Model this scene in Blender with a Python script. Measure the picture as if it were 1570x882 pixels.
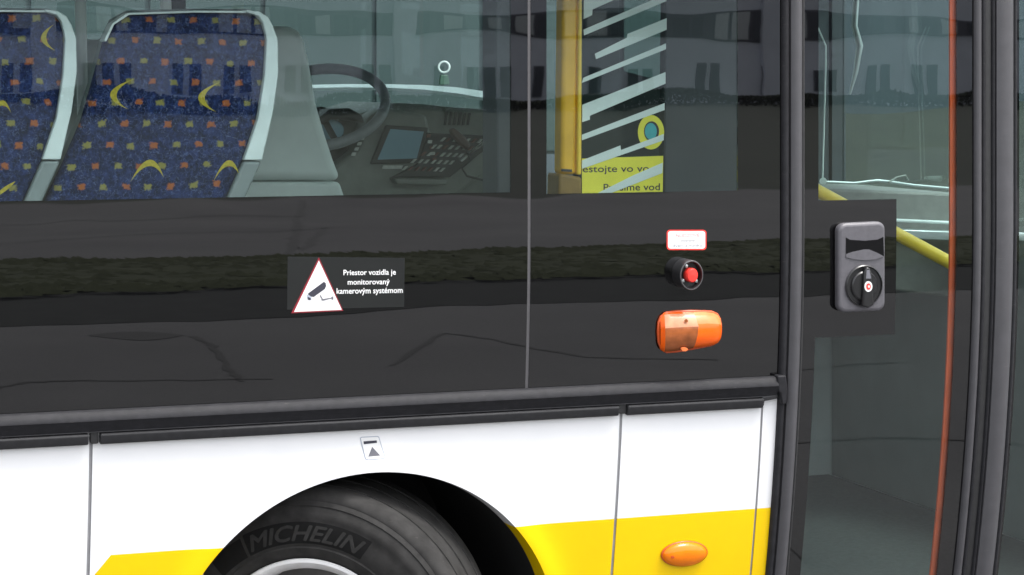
import bpy, bmesh, math, random
from mathutils import Vector, Matrix
R = math.radians
random.seed(7)
for o in list(bpy.data.objects): bpy.data.objects.remove(o)
SC = bpy.context.scene
COL = SC.collection

# ------------------------------------------------------------------ camera
W0, F, PX, PY = 1570.0, 3448.0, 785.0, 125.0     # photo width, focal length in photo px, principal point
TH = R(20.0)                                     # the bus side recedes to the right
CAM = Vector((0.0, -5.5, 1.92))
cd = bpy.data.cameras.new('camera'); cam = bpy.data.objects.new('camera', cd); COL.objects.link(cam)
cam.location = CAM; cam.rotation_euler = (R(90), 0, -TH)
cd.sensor_width = 36; cd.lens = 36*F/W0; cd.shift_y = -(441-PY)/W0
cd.clip_start = 0.05; cd.clip_end = 2000
SC.camera = cam

# ------------------------------------------------------------------ sky, sun, exposure (bright overcast)
SUNV = Vector((0.30, -0.32, 1.0)).normalized()
w = bpy.data.worlds.new('World'); SC.world = w; w.use_nodes = True
nt = w.node_tree; nt.nodes.clear()
sky = nt.nodes.new('ShaderNodeTexSky'); sky.sky_type = 'NISHITA'; sky.sun_disc = False
sky.sun_elevation = math.asin(SUNV.z); sky.sun_rotation = math.atan2(SUNV.x, SUNV.y)
sky.air_density = 1.0; sky.dust_density = 4.0; sky.ozone_density = 1.0
hs = nt.nodes.new('ShaderNodeHueSaturation'); hs.inputs['Saturation'].default_value = 0.2
bg = nt.nodes.new('ShaderNodeBackground'); bg.inputs['Strength'].default_value = 0.15
wo = nt.nodes.new('ShaderNodeOutputWorld')
nt.links.new(sky.outputs[0], hs.inputs['Color']); nt.links.new(hs.outputs[0], bg.inputs['Color'])
nt.links.new(bg.outputs[0], wo.inputs['Surface'])
sd = bpy.data.lights.new('sun', 'SUN'); sd.energy = 0.8; sd.angle = R(20); sd.color = (1, 0.97, 0.92)
sun = bpy.data.objects.new('sun', sd); COL.objects.link(sun)
sun.rotation_euler = SUNV.to_track_quat('Z', 'Y').to_euler()
SC.view_settings.view_transform = 'Standard'; SC.view_settings.look = 'None'
SC.view_settings.exposure = 1.8; SC.view_settings.gamma = 1
SC.render.engine = 'CYCLES'
SC.cycles.max_bounces = 10; SC.cycles.transparent_max_bounces = 24; SC.cycles.transmission_bounces = 8

# ------------------------------------------------------------------ geometry of the view and of the bus side
def prof(z): return 0.1*max(0.0, 1.55-z)**2          # how far the bus side curves in below the window line
def dprof(z): return -0.2*max(0.0, 1.55-z)
def ray(px, py):
    u, v = (px-PX)/F, (PY-py)/F
    return Vector((math.sin(TH)+u*math.cos(TH), math.cos(TH)-u*math.sin(TH), v))
def at(px, py, Y):
    d = ray(px, py); t = (Y-CAM.y)/d.y
    return CAM+d*t
def sxz(px, py):
    Y = 0.0
    for _ in range(8):
        p = at(px, py, Y); Y = prof(p.z)
    return (p.x, p.z)
def S(x, z, o=0.0):                                   # a point on the bus side, o metres proud of it
    n = Vector((0, -1, dprof(z))).normalized()
    return Vector((x, prof(z), z))+n*o
def mirror_ground(px, py):                            # ground point seen mirrored in the glass
    x, z = sxz(px, py); n = Vector((0, -1, dprof(z))).normalized()
    d = ray(px, py); d = d-2*d.dot(n)*n; p = S(x, z); t = -p.z/d.z
    return p+d*t

# ------------------------------------------------------------------ materials
def new_mat(name):
    m = bpy.data.materials.new(name); m.use_nodes = True; t = m.node_tree
    return m, t, t.nodes['Principled BSDF']
def N(t, typ, **kw):
    n = t.nodes.new(typ)
    for k, v in kw.items(): setattr(n, k, v)
    return n
def noise(t, scale, detail=4, rough=0.55, co='Object'):
    tc = N(t, 'ShaderNodeTexCoord'); n = N(t, 'ShaderNodeTexNoise')
    n.inputs['Scale'].default_value = scale; n.inputs['Detail'].default_value = detail
    n.inputs['Roughness'].default_value = rough
    t.links.new(tc.outputs[co], n.inputs['Vector']); return n
def ramp(t, fac, stops):
    r = N(t, 'ShaderNodeValToRGB'); e = r.color_ramp.elements
    e[0].position, e[0].color = stops[0][0], (*stops[0][1], 1)
    e[1].position, e[1].color = stops[-1][0], (*stops[-1][1], 1)
    for p, c in stops[1:-1]:
        q = e.new(p); q.color = (*c, 1)
    t.links.new(fac, r.inputs[0]); return r
def bump(t, b, src, strength, dist):
    n = N(t, 'ShaderNodeBump'); n.inputs['Strength'].default_value = strength; n.inputs['Distance'].default_value = dist
    t.links.new(src, n.inputs['Height']); t.links.new(n.outputs[0], b.inputs['Normal']); return n
def plain(name, c, rough=0.5, var=0.12, scale=30, bmp=0.0, metal=0.0, coat=0.0, spec=0.5):
    m, t, b = new_mat(name)
    n = noise(t, scale)
    lo = tuple(x*(1-var) for x in c); hi = tuple(min(1, x*(1+var)) for x in c)
    r = ramp(t, n.outputs[0], [(0.3, lo), (0.7, hi)])
    t.links.new(r.outputs[0], b.inputs['Base Color'])
    b.inputs['Roughness'].default_value = rough; b.inputs['Metallic'].default_value = metal
    b.inputs['Coat Weight'].default_value = coat; b.inputs['Coat Roughness'].default_value = 0.05
    b.inputs['Specular IOR Level'].default_value = spec
    if bmp: bump(t, b, n.outputs[0], 0.5, bmp)
    return m
M = {}
def wavy(t, b, amp=0.00045):
    tc = N(t, 'ShaderNodeTexCoord'); mp = N(t, 'ShaderNodeMapping'); mp.inputs['Scale'].default_value = (1.3, 1.3, 3.2)
    n = N(t, 'ShaderNodeTexNoise'); n.inputs['Scale'].default_value = 1.6; n.inputs['Detail'].default_value = 1.5
    t.links.new(tc.outputs['Object'], mp.inputs[0]); t.links.new(mp.outputs[0], n.inputs['Vector'])
    bn = N(t, 'ShaderNodeBump'); bn.inputs['Strength'].default_value = 1; bn.inputs['Distance'].default_value = amp
    t.links.new(n.outputs[0], bn.inputs['Height']); return bn
def mk_frit(name, base, rough=0.02, ior=1.6):
    m, t, b = new_mat(name)
    n = noise(t, 9, 5)
    r = ramp(t, n.outputs[0], [(0.35, tuple(x*0.9 for x in base)), (0.7, tuple(x*1.15 for x in base))])
    t.links.new(r.outputs[0], b.inputs['Base Color']); b.inputs['Roughness'].default_value = rough; b.inputs['IOR'].default_value = ior
    bn = wavy(t, b); t.links.new(bn.outputs[0], b.inputs['Normal']); return m
M['frit'] = mk_frit('black glass border', (0.0015, 0.0015, 0.0018), 0.012, 1.75)
M['film'] = mk_frit('black sticker film', (0.0085, 0.0095, 0.0095), 0.3, 1.5)
def mk_glass(name, tint, ior=1.45, wave=True):
    m = bpy.data.materials.new(name); m.use_nodes = True; t = m.node_tree; t.nodes.clear()
    o = N(t, 'ShaderNodeOutputMaterial'); tr = N(t, 'ShaderNodeBsdfTransparent'); gl = N(t, 'ShaderNodeBsdfGlossy')
    fr = N(t, 'ShaderNodeFresnel'); 
    ge = N(t, 'ShaderNodeNewGeometry'); mi = N(t, 'ShaderNodeMix'); mi.inputs['A'].default_value = ior; mi.inputs['B'].default_value = 1/ior   # same Fresnel on both faces: the thin pane does not bend the ray
    t.links.new(ge.outputs['Backfacing'], mi.inputs['Factor']); t.links.new(mi.outputs['Result'], fr.inputs[0]); mx = N(t, 'ShaderNodeMixShader')
    gl.inputs['Roughness'].default_value = 0.0; tr.inputs[0].default_value = (*tint, 1)
    if wave:
        bn = wavy(t, None); t.links.new(bn.outputs[0], gl.inputs['Normal'])
    # dust lying on the pane
    n = noise(t, 60, 6, 0.7); r = ramp(t, n.outputs[0], [(0.55, (0.9, 0.9, 0.9)), (0.8, (1, 1, 1))])
    t.links.new(r.outputs[0], gl.inputs['Color'])
    t.links.new(fr.outputs[0], mx.inputs[0]); t.links.new(tr.outputs[0], mx.inputs[1]); t.links.new(gl.outputs[0], mx.inputs[2])
    t.links.new(mx.outputs[0], o.inputs[0]); return m
M['glass'] = mk_glass('tinted window glass', (0.91, 0.955, 0.945), 1.52)
M['glass_far'] = mk_glass('green window glass', (0.80, 0.89, 0.88))
M['glass_in'] = mk_glass('partition glass', (0.72, 0.79, 0.78), 1.4, False)
M['rail'] = plain('grey moulded rail', (0.0165, 0.0165, 0.019), 0.62, 0.2, 50, 0.0004, spec=0.2)
M['rail_lo'] = plain('dark moulded rail', (0.020, 0.020, 0.022), 0.6, 0.2, 60, 0.0004, spec=0.3)
M['alu'] = plain('grey anodised pillar', (0.052, 0.051, 0.056), 0.5, 0.09, 25, 0.0002)
def scuff(m, col):
    t = m.node_tree; b = t.nodes['Principled BSDF']; src = b.inputs['Base Color'].links[0].from_socket
    tc = N(t, 'ShaderNodeTexCoord'); mp = N(t, 'ShaderNodeMapping'); mp.inputs['Scale'].default_value = (9, 9, 60)
    n = N(t, 'ShaderNodeTexNoise'); n.inputs['Scale'].default_value = 4; n.inputs['Detail'].default_value = 8; n.inputs['Roughness'].default_value = .75
    t.links.new(tc.outputs['Object'], mp.inputs[0]); t.links.new(mp.outputs[0], n.inputs['Vector'])
    rr = ramp(t, n.outputs[0], [(.60, (0, 0, 0)), (.74, (.55, .55, .55))]); mx = N(t, 'ShaderNodeMix', data_type='RGBA')
    t.links.new(rr.outputs[0], mx.inputs['Factor']); t.links.new(src, mx.inputs['A']); mx.inputs['B'].default_value = (*col, 1); t.links.new(mx.outputs['Result'], b.inputs['Base Color'])
for k in ('rail', 'rail_lo', 'alu'): scuff(M[k], (.11, .105, .10))
M['rubber'] = plain('black rubber', (0.016, 0.016, 0.017), 0.6, 0.2, 40, 0.0006)
M['seal'] = plain('grey seal', (0.062, 0.060, 0.064), 0.6, 0.1, 40)
M['joint'] = plain('grey panel joint', (0.24, 0.24, 0.25), 0.7, 0.15, 18)
M['tyre'] = plain('tyre rubber', (0.024, 0.0233, 0.0228), 0.85, 0.35, 22, 0.001, spec=0.2)
scuff(M['tyre'], (.075, .07, .062))
M['tyre_dark'] = plain('tyre lettering field', (0.007, 0.007, 0.007), 0.85, 0.15, 40, spec=0.15)
M['tyre_text'] = plain('tyre lettering', (0.0245, 0.0238, 0.0232), 0.8, 0.2, 60, spec=0.2)
M['housing'] = plain('wheel housing', (0.014, 0.014, 0.014), 0.9, 0.2, 8)
M['rim'] = plain('steel rim', (0.75, 0.75, 0.76), 0.35, 0.08, 20, 0, 0.4)
M['hub'] = plain('painted hub', (0.12, 0.115, 0.11), 0.5, 0.2, 12)
M['red'] = plain('red plastic', (0.75, 0.04, 0.03), 0.35, 0.1, 40)
M['white'] = plain('white print', (0.70, 0.70, 0.70), 0.4, 0.03, 20)
M['redprint'] = plain('red print', (0.22, 0.01, 0.02), 0.4, 0.05, 30)
M['blackplastic'] = plain('black plastic', (0.014, 0.014, 0.015), 0.28, 0.15, 60)
M['print'] = plain('dark print', (0.03, 0.03, 0.045), 0.5, 0.05, 30)
M['greyprint'] = plain('grey print', (0.13, 0.13, 0.15), 0.5, 0.05, 30)
M['silver'] = plain('silver print', (0.35, 0.38, 0.45), 0.4, 0.05, 30)
M['lockgrey'] = plain('grey lock plastic', (0.085, 0.082, 0.092), 0.45, 0.1, 70, 0.0003)
M['amber'] = plain('amber lens', (0.72, 0.17, 0.003), 0.15, 0.12, 14, 0, 0, 0.0, 0.35)
M['amber_red'] = plain('orange lens', (0.78, 0.105, 0.006), 0.15, 0.14, 18, 0, 0, 0.0, 0.35)
M['amber_hi'] = plain('amber sky sheen and bulb', (0.70, 0.17, 0.055), 0.2, 0.2, 20, 0, 0, 0.0, 0.3)  # sky reflection of the top facets put into the lens colour
M['amber_lo'] = plain('dark amber lens', (0.26, 0.075, 0.022), 0.12, 0.3, 30, 0, 0, 0.0, 0.4)
M['amber_win'] = plain('clear lens window', (0.50, 0.23, 0.13), 0.2, 0.18, 40, 0, 0, 0.0, 0.25)
M['amber_base'] = plain('orange lamp base', (0.50, 0.07, 0.012), 0.3, 0.1, 30)
M['shellgrey'] = plain('grey seat shell', (0.66, 0.74, 0.74), 0.5, 0.05, 15)
M['shelldark'] = plain('dark seat shell', (0.20, 0.235, 0.24), 0.55, 0.08, 15)
M['driverseat'] = plain('driver seat vinyl', (0.80, 0.88, 0.86), 0.5, 0.06, 10)
M['dash'] = plain('dashboard plastic', (0.20, 0.21, 0.19), 0.55, 0.12, 20)
M['dashdark'] = plain('dark dashboard plastic', (0.035, 0.036, 0.033), 0.5, 0.12, 20)
M['key'] = plain('switch plastic', (0.55, 0.56, 0.52), 0.5, 0.15, 50)
M['keyred'] = plain('brown switch plastic', (0.16, 0.07, 0.05), 0.5, 0.15, 50)
M['screen'] = plain('screen', (0.24, 0.38, 0.46), 0.15, 0.08, 6)
M['wheelgrip'] = plain('steering wheel grip', (0.24, 0.25, 0.265), 0.5, 0.1, 40)
M['pale'] = plain('pale trim', (0.72, 0.78, 0.77), 0.4, 0.05, 20)
M['brightwhite'] = plain('white trim', (0.92, 0.95, 0.95), 0.35, 0.02, 20)
M['greentab'] = plain('green plastic', (0.05, 0.11, 0.075), 0.4, 0.1, 40)
M['railyellow'] = plain('yellow rail paint', (0.85, 0.60, 0.04), 0.4, 0.06, 20)
M['recess_paint'] = plain('painted recess shade', (0.004, 0.004, 0.0045), 0.8, 0.1, 40, spec=0.1)  # shade of the lock's recess, put into a near-black colour
M['handset'] = plain('brown handset plastic', (0.10, 0.06, 0.045), 0.5, 0.1, 40)
M['liningfront'] = plain('front lining', (0.19, 0.212, 0.208), 0.7, 0.06, 6)
M['inner'] = plain('interior lining', (0.42, 0.46, 0.455), 0.7, 0.06, 6)
M['innerdark'] = plain('dark interior lining', (0.055, 0.064, 0.072), 0.7, 0.08, 6)
M['floor'] = plain('bus floor', (0.070, 0.078, 0.076), 0.6, 0.2, 60)
M['ochre'] = plain('ochre grab post', (0.82, 0.46, 0.03), 0.42, 0.10, 12)
M['yellowpost'] = plain('yellow post edge', (0.92, 0.62, 0.06), 0.4, 0.06, 12)
M['brown'] = plain('brown clamp', (0.22, 0.13, 0.03), 0.5, 0.15, 20)
M['signyellow'] = plain('yellow sign', (0.88, 0.82, 0.07), 0.45, 0.05, 15)
M['teal'] = plain('teal print', (0.06, 0.42, 0.46), 0.4, 0.1, 30)
M['frost'] = plain('frosted stripe film', (0.74, 0.84, 0.82), 0.5, 0.05, 8)
M['orange'] = plain('orange edge strip', (0.48, 0.062, 0.006), 0.7, 0.12, 16)
M['motif'] = plain('yellow woven motif', (0.40, 0.33, 0.035), 0.9, 0.25, 160)
M['chrome'] = plain('pale metal', (0.45, 0.49, 0.49), 0.3, 0.05, 20, 0, 0.6)
M['bark'] = plain('bark', (0.07, 0.055, 0.04), 0.9, 0.3, 6, 0.01)
M['wallgrey'] = plain('grey facade render', (0.74, 0.77, 0.86), 0.8, 0.08, 0.5)
M['wallband'] = plain('dark facade band', (0.11, 0.115, 0.14), 0.7, 0.1, 0.6)
M['pane_dark'] = plain('dark office glass', (0.07, 0.08, 0.10), 0.15, 0.3, 0.3)
M['pane_pale'] = plain('office window blind', (0.55, 0.58, 0.60), 0.5, 0.15, 0.3)
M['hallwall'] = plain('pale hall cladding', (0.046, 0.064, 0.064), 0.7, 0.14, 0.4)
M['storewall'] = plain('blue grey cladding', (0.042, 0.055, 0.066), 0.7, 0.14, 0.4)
M['concrete'] = plain('concrete kerb', (0.18, 0.18, 0.175), 0.85, 0.15, 3)
M['strip_dark'] = plain('dark ground strip', (0.014, 0.016, 0.015), 0.95, 0.4, 5)
M['tar'] = plain('tar seam', (0.012, 0.012, 0.012), 0.6, 0.2, 5)

def mk_paint(zb, x0, k):
    m, t, b = new_mat('white and yellow coach paint')
    tc = N(t, 'ShaderNodeTexCoord'); sp = N(t, 'ShaderNodeSeparateXYZ'); t.links.new(tc.outputs['Object'], sp.inputs[0])
    def ma(op, a, bb):
        n = N(t, 'ShaderNodeMath', operation=op)
        for i, v in enumerate((a, bb)):
            if isinstance(v, (int, float)): n.inputs[i].default_value = v
            else: t.links.new(v, n.inputs[i])
        return n.outputs[0]
    below = ma('LESS_THAN', sp.outputs['Z'], zb)
    edge = ma('ADD', ma('MULTIPLY', ma('SUBTRACT', zb, sp.outputs['Z']), -k), x0)
    right = ma('GREATER_THAN', sp.outputs['X'], edge)
    mask = ma('MULTIPLY', below, right)
    n = noise(t, 3.5, 6, 0.6)
    wh = ramp(t, n.outputs[0], [(0.3, (0.70, 0.705, 0.72)), (0.7, (0.76, 0.76, 0.765))])
    ye = ramp(t, n.outputs[0], [(0.3, (0.74, 0.485, 0.000)), (0.7, (0.80, 0.525, 0.0))])
    mx = N(t, 'ShaderNodeMix', data_type='RGBA'); t.links.new(mask, mx.inputs['Factor'])
    t.links.new(wh.outputs[0], mx.inputs['A']); t.links.new(ye.outputs[0], mx.inputs['B'])
    # road grime settling towards the joints: fine specks only
    n2 = noise(t, 140, 3, 0.7); sr = ramp(t, n2.outputs[0], [(0.70, (1, 1, 1)), (0.80, (0.86, 0.85, 0.83))])
    mu = N(t, 'ShaderNodeMix', data_type='RGBA', blend_type='MULTIPLY'); mu.inputs['Factor'].default_value = 0.6
    t.links.new(mx.outputs['Result'], mu.inputs['A']); t.links.new(sr.outputs[0], mu.inputs['B'])
    t.links.new(mu.outputs['Result'], b.inputs['Base Color'])
    b.inputs['Roughness'].default_value = 0.22; b.inputs['Specular IOR Level'].default_value = 0.35
    return m

def mk_fabric():
    m, t, b = new_mat('blue patterned seat fabric')
    tc = N(t, 'ShaderNodeTexCoord'); sp = N(t, 'ShaderNodeSeparateXYZ'); t.links.new(tc.outputs['Object'], sp.inputs[0])
    def ma(op, a, bb=0.0, c=None):
        n = N(t, 'ShaderNodeMath', operation=op)
        for i, v in enumerate((a, bb, c)):
            if v is None: continue
            if isinstance(v, (int, float)): n.inputs[i].default_value = v
            else: t.links.new(v, n.inputs[i])
        return n.outputs[0]
    px_, pz = 0.0585, 0.054
    nz = noise(t, 7, 2)
    jit = ma('MULTIPLY', ma('SUBTRACT', nz.outputs[0], 0.5), 0.45)
    v = ma('ADD', ma('DIVIDE', sp.outputs['Z'], pz), jit)
    row = ma('FLOOR', v)
    u = ma('ADD', ma('ADD', ma('DIVIDE', sp.outputs['X'], px_), ma('MULTIPLY', row, 0.38)), jit)
    colm = ma('FLOOR', u)
    fu = ma('ABSOLUTE', ma('SUBTRACT', ma('FRACT', u), 0.5)); fv = ma('ABSOLUTE', ma('SUBTRACT', ma('FRACT', v), 0.5))
    n3 = noise(t, 160, 2); wob = ma('MULTIPLY', ma('SUBTRACT', n3.outputs[0], 0.5), 0.22)
    def soft(x, e):
        n = N(t, 'ShaderNodeMapRange'); t.links.new(x, n.inputs[0]); n.inputs[1].default_value = e+.045; n.inputs[2].default_value = e-.03; n.inputs[3].default_value = 0; n.inputs[4].default_value = .85
        return n.outputs[0]
    sq = ma('MULTIPLY', soft(ma('ADD', fu, wob), 0.145), soft(ma('ADD', fv, wob), 0.125))
    par = ma('ABSOLUTE', ma('MODULO', ma('ADD', colm, row), 2.0))
    # blue weave: dark and mid blue streaks
    n1 = noise(t, 75, 6, 0.75); base = ramp(t, n1.outputs[0], [(0.36, (0.004, 0.006, 0.020)), (0.52, (0.013, 0.022, 0.080)), (0.70, (0.033, 0.058, 0.18))])
    # scribbled pale threads
    vo = N(t, 'ShaderNodeTexVoronoi', feature='DISTANCE_TO_EDGE'); vo.inputs['Scale'].default_value = 26
    n4 = noise(t, 18, 3); mixv = N(t, 'ShaderNodeMix', data_type='RGBA'); mixv.inputs['Factor'].default_value = 0.22
    t.links.new(tc.outputs['Object'], mixv.inputs['A']); t.links.new(n4.outputs['Color'], mixv.inputs['B']); t.links.new(mixv.outputs['Result'], vo.inputs['Vector'])
    th = ma('MULTIPLY', ma('LESS_THAN', vo.outputs['Distance'], 0.02), 0.42)
    m1 = N(t, 'ShaderNodeMix', data_type='RGBA'); t.links.new(th, m1.inputs['Factor']); t.links.new(base.outputs[0], m1.inputs['A']); m1.inputs['B'].default_value = (0.13, 0.18, 0.33, 1)
    mc = N(t, 'ShaderNodeMix', data_type='RGBA'); t.links.new(par, mc.inputs['Factor']); mc.inputs['A'].default_value = (0.30, 0.27, 0.06, 1); mc.inputs['B'].default_value = (0.42, 0.125, 0.018, 1)
    m2 = N(t, 'ShaderNodeMix', data_type='RGBA'); t.links.new(sq, m2.inputs['Factor']); t.links.new(m1.outputs['Result'], m2.inputs['A']); t.links.new(mc.outputs['Result'], m2.inputs['B'])
    t.links.new(m2.outputs['Result'], b.inputs['Base Color']); b.inputs['Roughness'].default_value = 0.95
    b.inputs['Specular IOR Level'].default_value = 0.2
    n5 = noise(t, 400, 2); bump(t, b, n5.outputs[0], 0.5, 0.001)
    return m
M['fabric'] = mk_fabric()

def mk_asphalt():
    m, t, b = new_mat('worn asphalt')
    n = noise(t, 0.35, 8, 0.65); r = ramp(t, n.outputs[0], [(0.3, (0.074, 0.074, 0.077)), (0.55, (0.098, 0.098, 0.101)), (0.75, (0.122, 0.120, 0.121))])
    n2 = noise(t, 45, 3, 0.7); r2 = ramp(t, n2.outputs[0], [(0.3, (0.75, 0.75, 0.75)), (0.7, (1.15, 1.15, 1.15))])
    mu = N(t, 'ShaderNodeMix', data_type='RGBA', blend_type='MULTIPLY'); mu.inputs['Factor'].default_value = 1
    t.links.new(r.outputs[0], mu.inputs['A']); t.links.new(r2.outputs[0], mu.inputs['B']); t.links.new(mu.outputs['Result'], b.inputs['Base Color'])
    b.inputs['Roughness'].default_value = 0.85; bump(t, b, n2.outputs[0], 0.4, 0.004); return m
M['asphalt'] = mk_asphalt()
def mk_grass(name, a, bb, sc):
    m, t, b = new_mat(name)
    n = noise(t, sc, 8, 0.7); r = ramp(t, n.outputs[0], [(0.3, a), (0.7, bb)]); t.links.new(r.outputs[0], b.inputs['Base Color'])
    b.inputs['Roughness'].default_value = 0.95; return m
M['grass'] = mk_grass('verge grass', (0.025, 0.032, 0.010), (0.036, 0.044, 0.014), 1.4)
M['field'] = mk_grass('field grass', (0.020, 0.026, 0.017), (0.034, 0.040, 0.028), 0.12)
M['bankcover'] = mk_grass('dark ground cover', (0.006, 0.008, 0.005), (0.014, 0.017, 0.010), 1.6)
M['leaf'] = mk_grass('leaves', (0.035, 0.06, 0.018), (0.07, 0.11, 0.035), 1.2)
M['hedge'] = mk_grass('hedge leaves', (0.02, 0.03, 0.015), (0.045, 0.06, 0.028), 1.5)

# ------------------------------------------------------------------ mesh helpers
BUS_AT = Vector((1.6, 1.25, 0.0))
bus = bpy.data.objects.new('bus', None); COL.objects.link(bus); bus.location = BUS_AT
bus['label'] = 'white and yellow city bus with black window band and grey door pillars'
bus['category'] = 'bus'
def link(name, me, parent=None, kind=None, label=None):
    o = bpy.data.objects.new(name, me); COL.objects.link(o)
    if parent is not None:
        o.parent = parent
        if parent is bus: o.matrix_parent_inverse = Matrix.Translation(-BUS_AT)
    if kind: o['kind'] = kind
    if label: o['label'] = label
    return o
def build(name, v, f, mat, parent=None, smooth=False, bevel=0, kind=None, label=None, mats=None, seg=2, sub=0):
    me = bpy.data.meshes.new(name); me.from_pydata([tuple(p) for p in v], [], f)
    bm = bmesh.new(); bm.from_mesh(me); bmesh.ops.remove_doubles(bm, verts=bm.verts, dist=1e-6); 
    bm.to_mesh(me); bm.free()
    ml = mat if isinstance(mat, (list, tuple)) else [mat]
    for m in ml: me.materials.append(m)
    if mats:
        for p, i in zip(me.polygons, mats): p.material_index = i
    if smooth:
        for p in me.polygons: p.use_smooth = True
        try: me.set_sharp_from_angle(angle=R(40))
        except Exception: pass
    o = link(name, me, parent, kind, label)
    if bevel:
        b = o.modifiers.new('bevel', 'BEVEL'); b.width = bevel; b.segments = seg; b.limit_method = 'ANGLE'; b.angle_limit = R(35)
        b.harden_normals = False
        for p in me.polygons: p.use_smooth = True
        try: me.set_sharp_from_angle(angle=R(50))
        except Exception: pass
    if sub:
        s = o.modifiers.new('sub', 'SUBSURF'); s.levels = sub; s.render_levels = sub
    return o
def shell(P2, F2, fn, o0, o1):
    """closed slab: 2-D points P2 and faces F2 mapped by fn(x, z, offset) at offsets o1 (outer) and o0 (inner)"""
    n = len(P2); v = [fn(x, z, o1) for x, z in P2]+[fn(x, z, o0) for x, z in P2]
    f = [tuple(q) for q in F2]+[tuple(i+n for i in reversed(q)) for q in F2]
    ed = {}
    for q in F2:
        for i in range(len(q)):
            a, b = q[i], q[(i+1) % len(q)]
            if (b, a) in ed: del ed[(b, a)]
            else: ed[(a, b)] = 1
    for a, b in ed: f.append((b, a, a+n, b+n))
    return v, f
def area2(P): return sum(P[i][0]*P[(i+1) % len(P)][1]-P[(i+1) % len(P)][0]*P[i][1] for i in range(len(P)))
def plate(name, pix, o0, o1, mat, parent=bus, bevel=0, label=None, seg=2, raw=False, smooth=False):
    """slab on the bus side from an outline in photo pixels"""
    P = list(pix) if raw else [sxz(*p) for p in pix]
    if area2(P) < 0: P.reverse()
    v, f = shell(P, [tuple(range(len(P)))], S, o0, o1)
    return build(name, v, f, mat, parent, smooth, bevel, label=label, seg=seg)
def slab(name, pix, Y0, Y1, mat, parent=bus, bevel=0, label=None, seg=2):
    """slab standing inside the bus, its face at depth Y0 traced from photo pixels, Y1 its back"""
    P = [(at(px, py, Y0).x, at(px, py, Y0).z) for px, py in pix]
    if area2(P) < 0: P.reverse()
    v, f = shell(P, [tuple(range(len(P)))], lambda x, z, o: Vector((x, -o, z)), -Y1, -Y0)
    return build(name, v, f, mat, parent, bevel=bevel, label=label, seg=seg)
def cells(name, xs, zs, pred, o0, o1, mat, parent=bus, label=None, fn=S, smooth=False):
    P = [(x, z) for z in zs for x in xs]; nx = len(xs); f = []
    for j in range(len(zs)-1):
        for i in range(nx-1):
            if pred((xs[i]+xs[i+1])/2, (zs[j]+zs[j+1])/2): f.append((j*nx+i, j*nx+i+1, (j+1)*nx+i+1, (j+1)*nx+i))
    used = sorted({i for q in f for i in q}); mp = {a: k for k, a in enumerate(used)}
    v, f = shell([P[i] for i in used], [tuple(mp[i] for i in q) for q in f], fn, o0, o1)
    return build(name, v, f, mat, parent, smooth, label=label)
def fine(vals, step):
    vals = sorted(set(vals)); out = []
    for a, b in zip(vals, vals[1:]):
        n = max(1, int(math.ceil((b-a)/step))); out += [a+(b-a)*i/n for i in range(n)]
    return out+[vals[-1]]
def boxv(x0, x1, y0, y1, z0, z1):
    v = [(x, y, z) for z in (z0, z1) for y in (y0, y1) for x in (x0, x1)]
    f = [(0, 2, 3, 1), (4, 5, 7, 6), (0, 1, 5, 4), (2, 6, 7, 3), (0, 4, 6, 2), (1, 3, 7, 5)]
    return v, f
def box(name, x0, x1, y0, y1, z0, z1, mat, parent=bus, bevel=0, kind=None, label=None):
    v, f = boxv(x0, x1, y0, y1, z0, z1); return build(name, v, f, mat, parent, bevel=bevel, kind=kind, label=label)
def tube_vf(pts, r, seg=10, caps=True):
    pts = [Vector(p) for p in pts]; v = []; f = []
    rs = r if isinstance(r, (list, tuple)) else [r]*len(pts); up = None
    for i, p in enumerate(pts):
        d = (pts[min(i+1, len(pts)-1)]-pts[max(i-1, 0)]).normalized()
        if up is None: up = Vector((0, 0, 1)) if abs(d.z) < 0.9 else Vector((1, 0, 0))
        a = d.cross(up).normalized(); b = a.cross(d).normalized(); up = b
        for k in range(seg):
            t = 2*math.pi*k/seg; v.append(p+(a*math.cos(t)+b*math.sin(t))*rs[i])
    for i in range(len(pts)-1):
        for k in range(seg):
            f.append((i*seg+k, i*seg+(k+1) % seg, (i+1)*seg+(k+1) % seg, (i+1)*seg+k))
    if caps:
        f.append(tuple(reversed(range(seg)))); f.append(tuple((len(pts)-1)*seg+k for k in range(seg)))
    return v, f
def tube(name, pts, r, mat, parent=bus, seg=10, label=None):
    v, f = tube_vf(pts, r, seg); return build(name, v, f, mat, parent, True, label=label)
def lathe(name, profile, mat, parent, fn, seg=48, closed=False, label=None, mats=None):
    """profile of (radius, height) turned about an axis; fn(radial x, radial y, height) places the points"""
    n = len(profile); v = []; f = []
    for k in range(seg):
        t = 2*math.pi*k/seg
        for r, h in profile: v.append(fn(r*math.cos(t), r*math.sin(t), h))
    for k in range(seg):
        k2 = (k+1) % seg
        for i in range(n if closed else n-1):
            j = (i+1) % n; f.append((k*n+i, k2*n+i, k2*n+j, k*n+j))
    return build(name, v, f, mat, parent, True, label=label)
def text_2d(s):
    cu = bpy.data.curves.new('lettering', 'FONT'); cu.body = s; cu.size = 1; cu.resolution_u = 3; cu.fill_mode = 'FRONT'
    ob = bpy.data.objects.new('lettering_source', cu); COL.objects.link(ob)
    dg = bpy.context.evaluated_depsgraph_get(); me = bpy.data.meshes.new_from_object(ob.evaluated_get(dg))
    P = [(v.co.x, v.co.y) for v in me.vertices]; Fc = [tuple(p.vertices) for p in me.polygons]
    bpy.data.objects.remove(ob); bpy.data.curves.remove(cu); bpy.data.meshes.remove(me)
    x0 = min(p[0] for p in P); x1 = max(p[0] for p in P)
    return [((x-x0)/(x1-x0), y/0.7) for x, y in P], Fc            # unit width, capitals about one high
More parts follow.
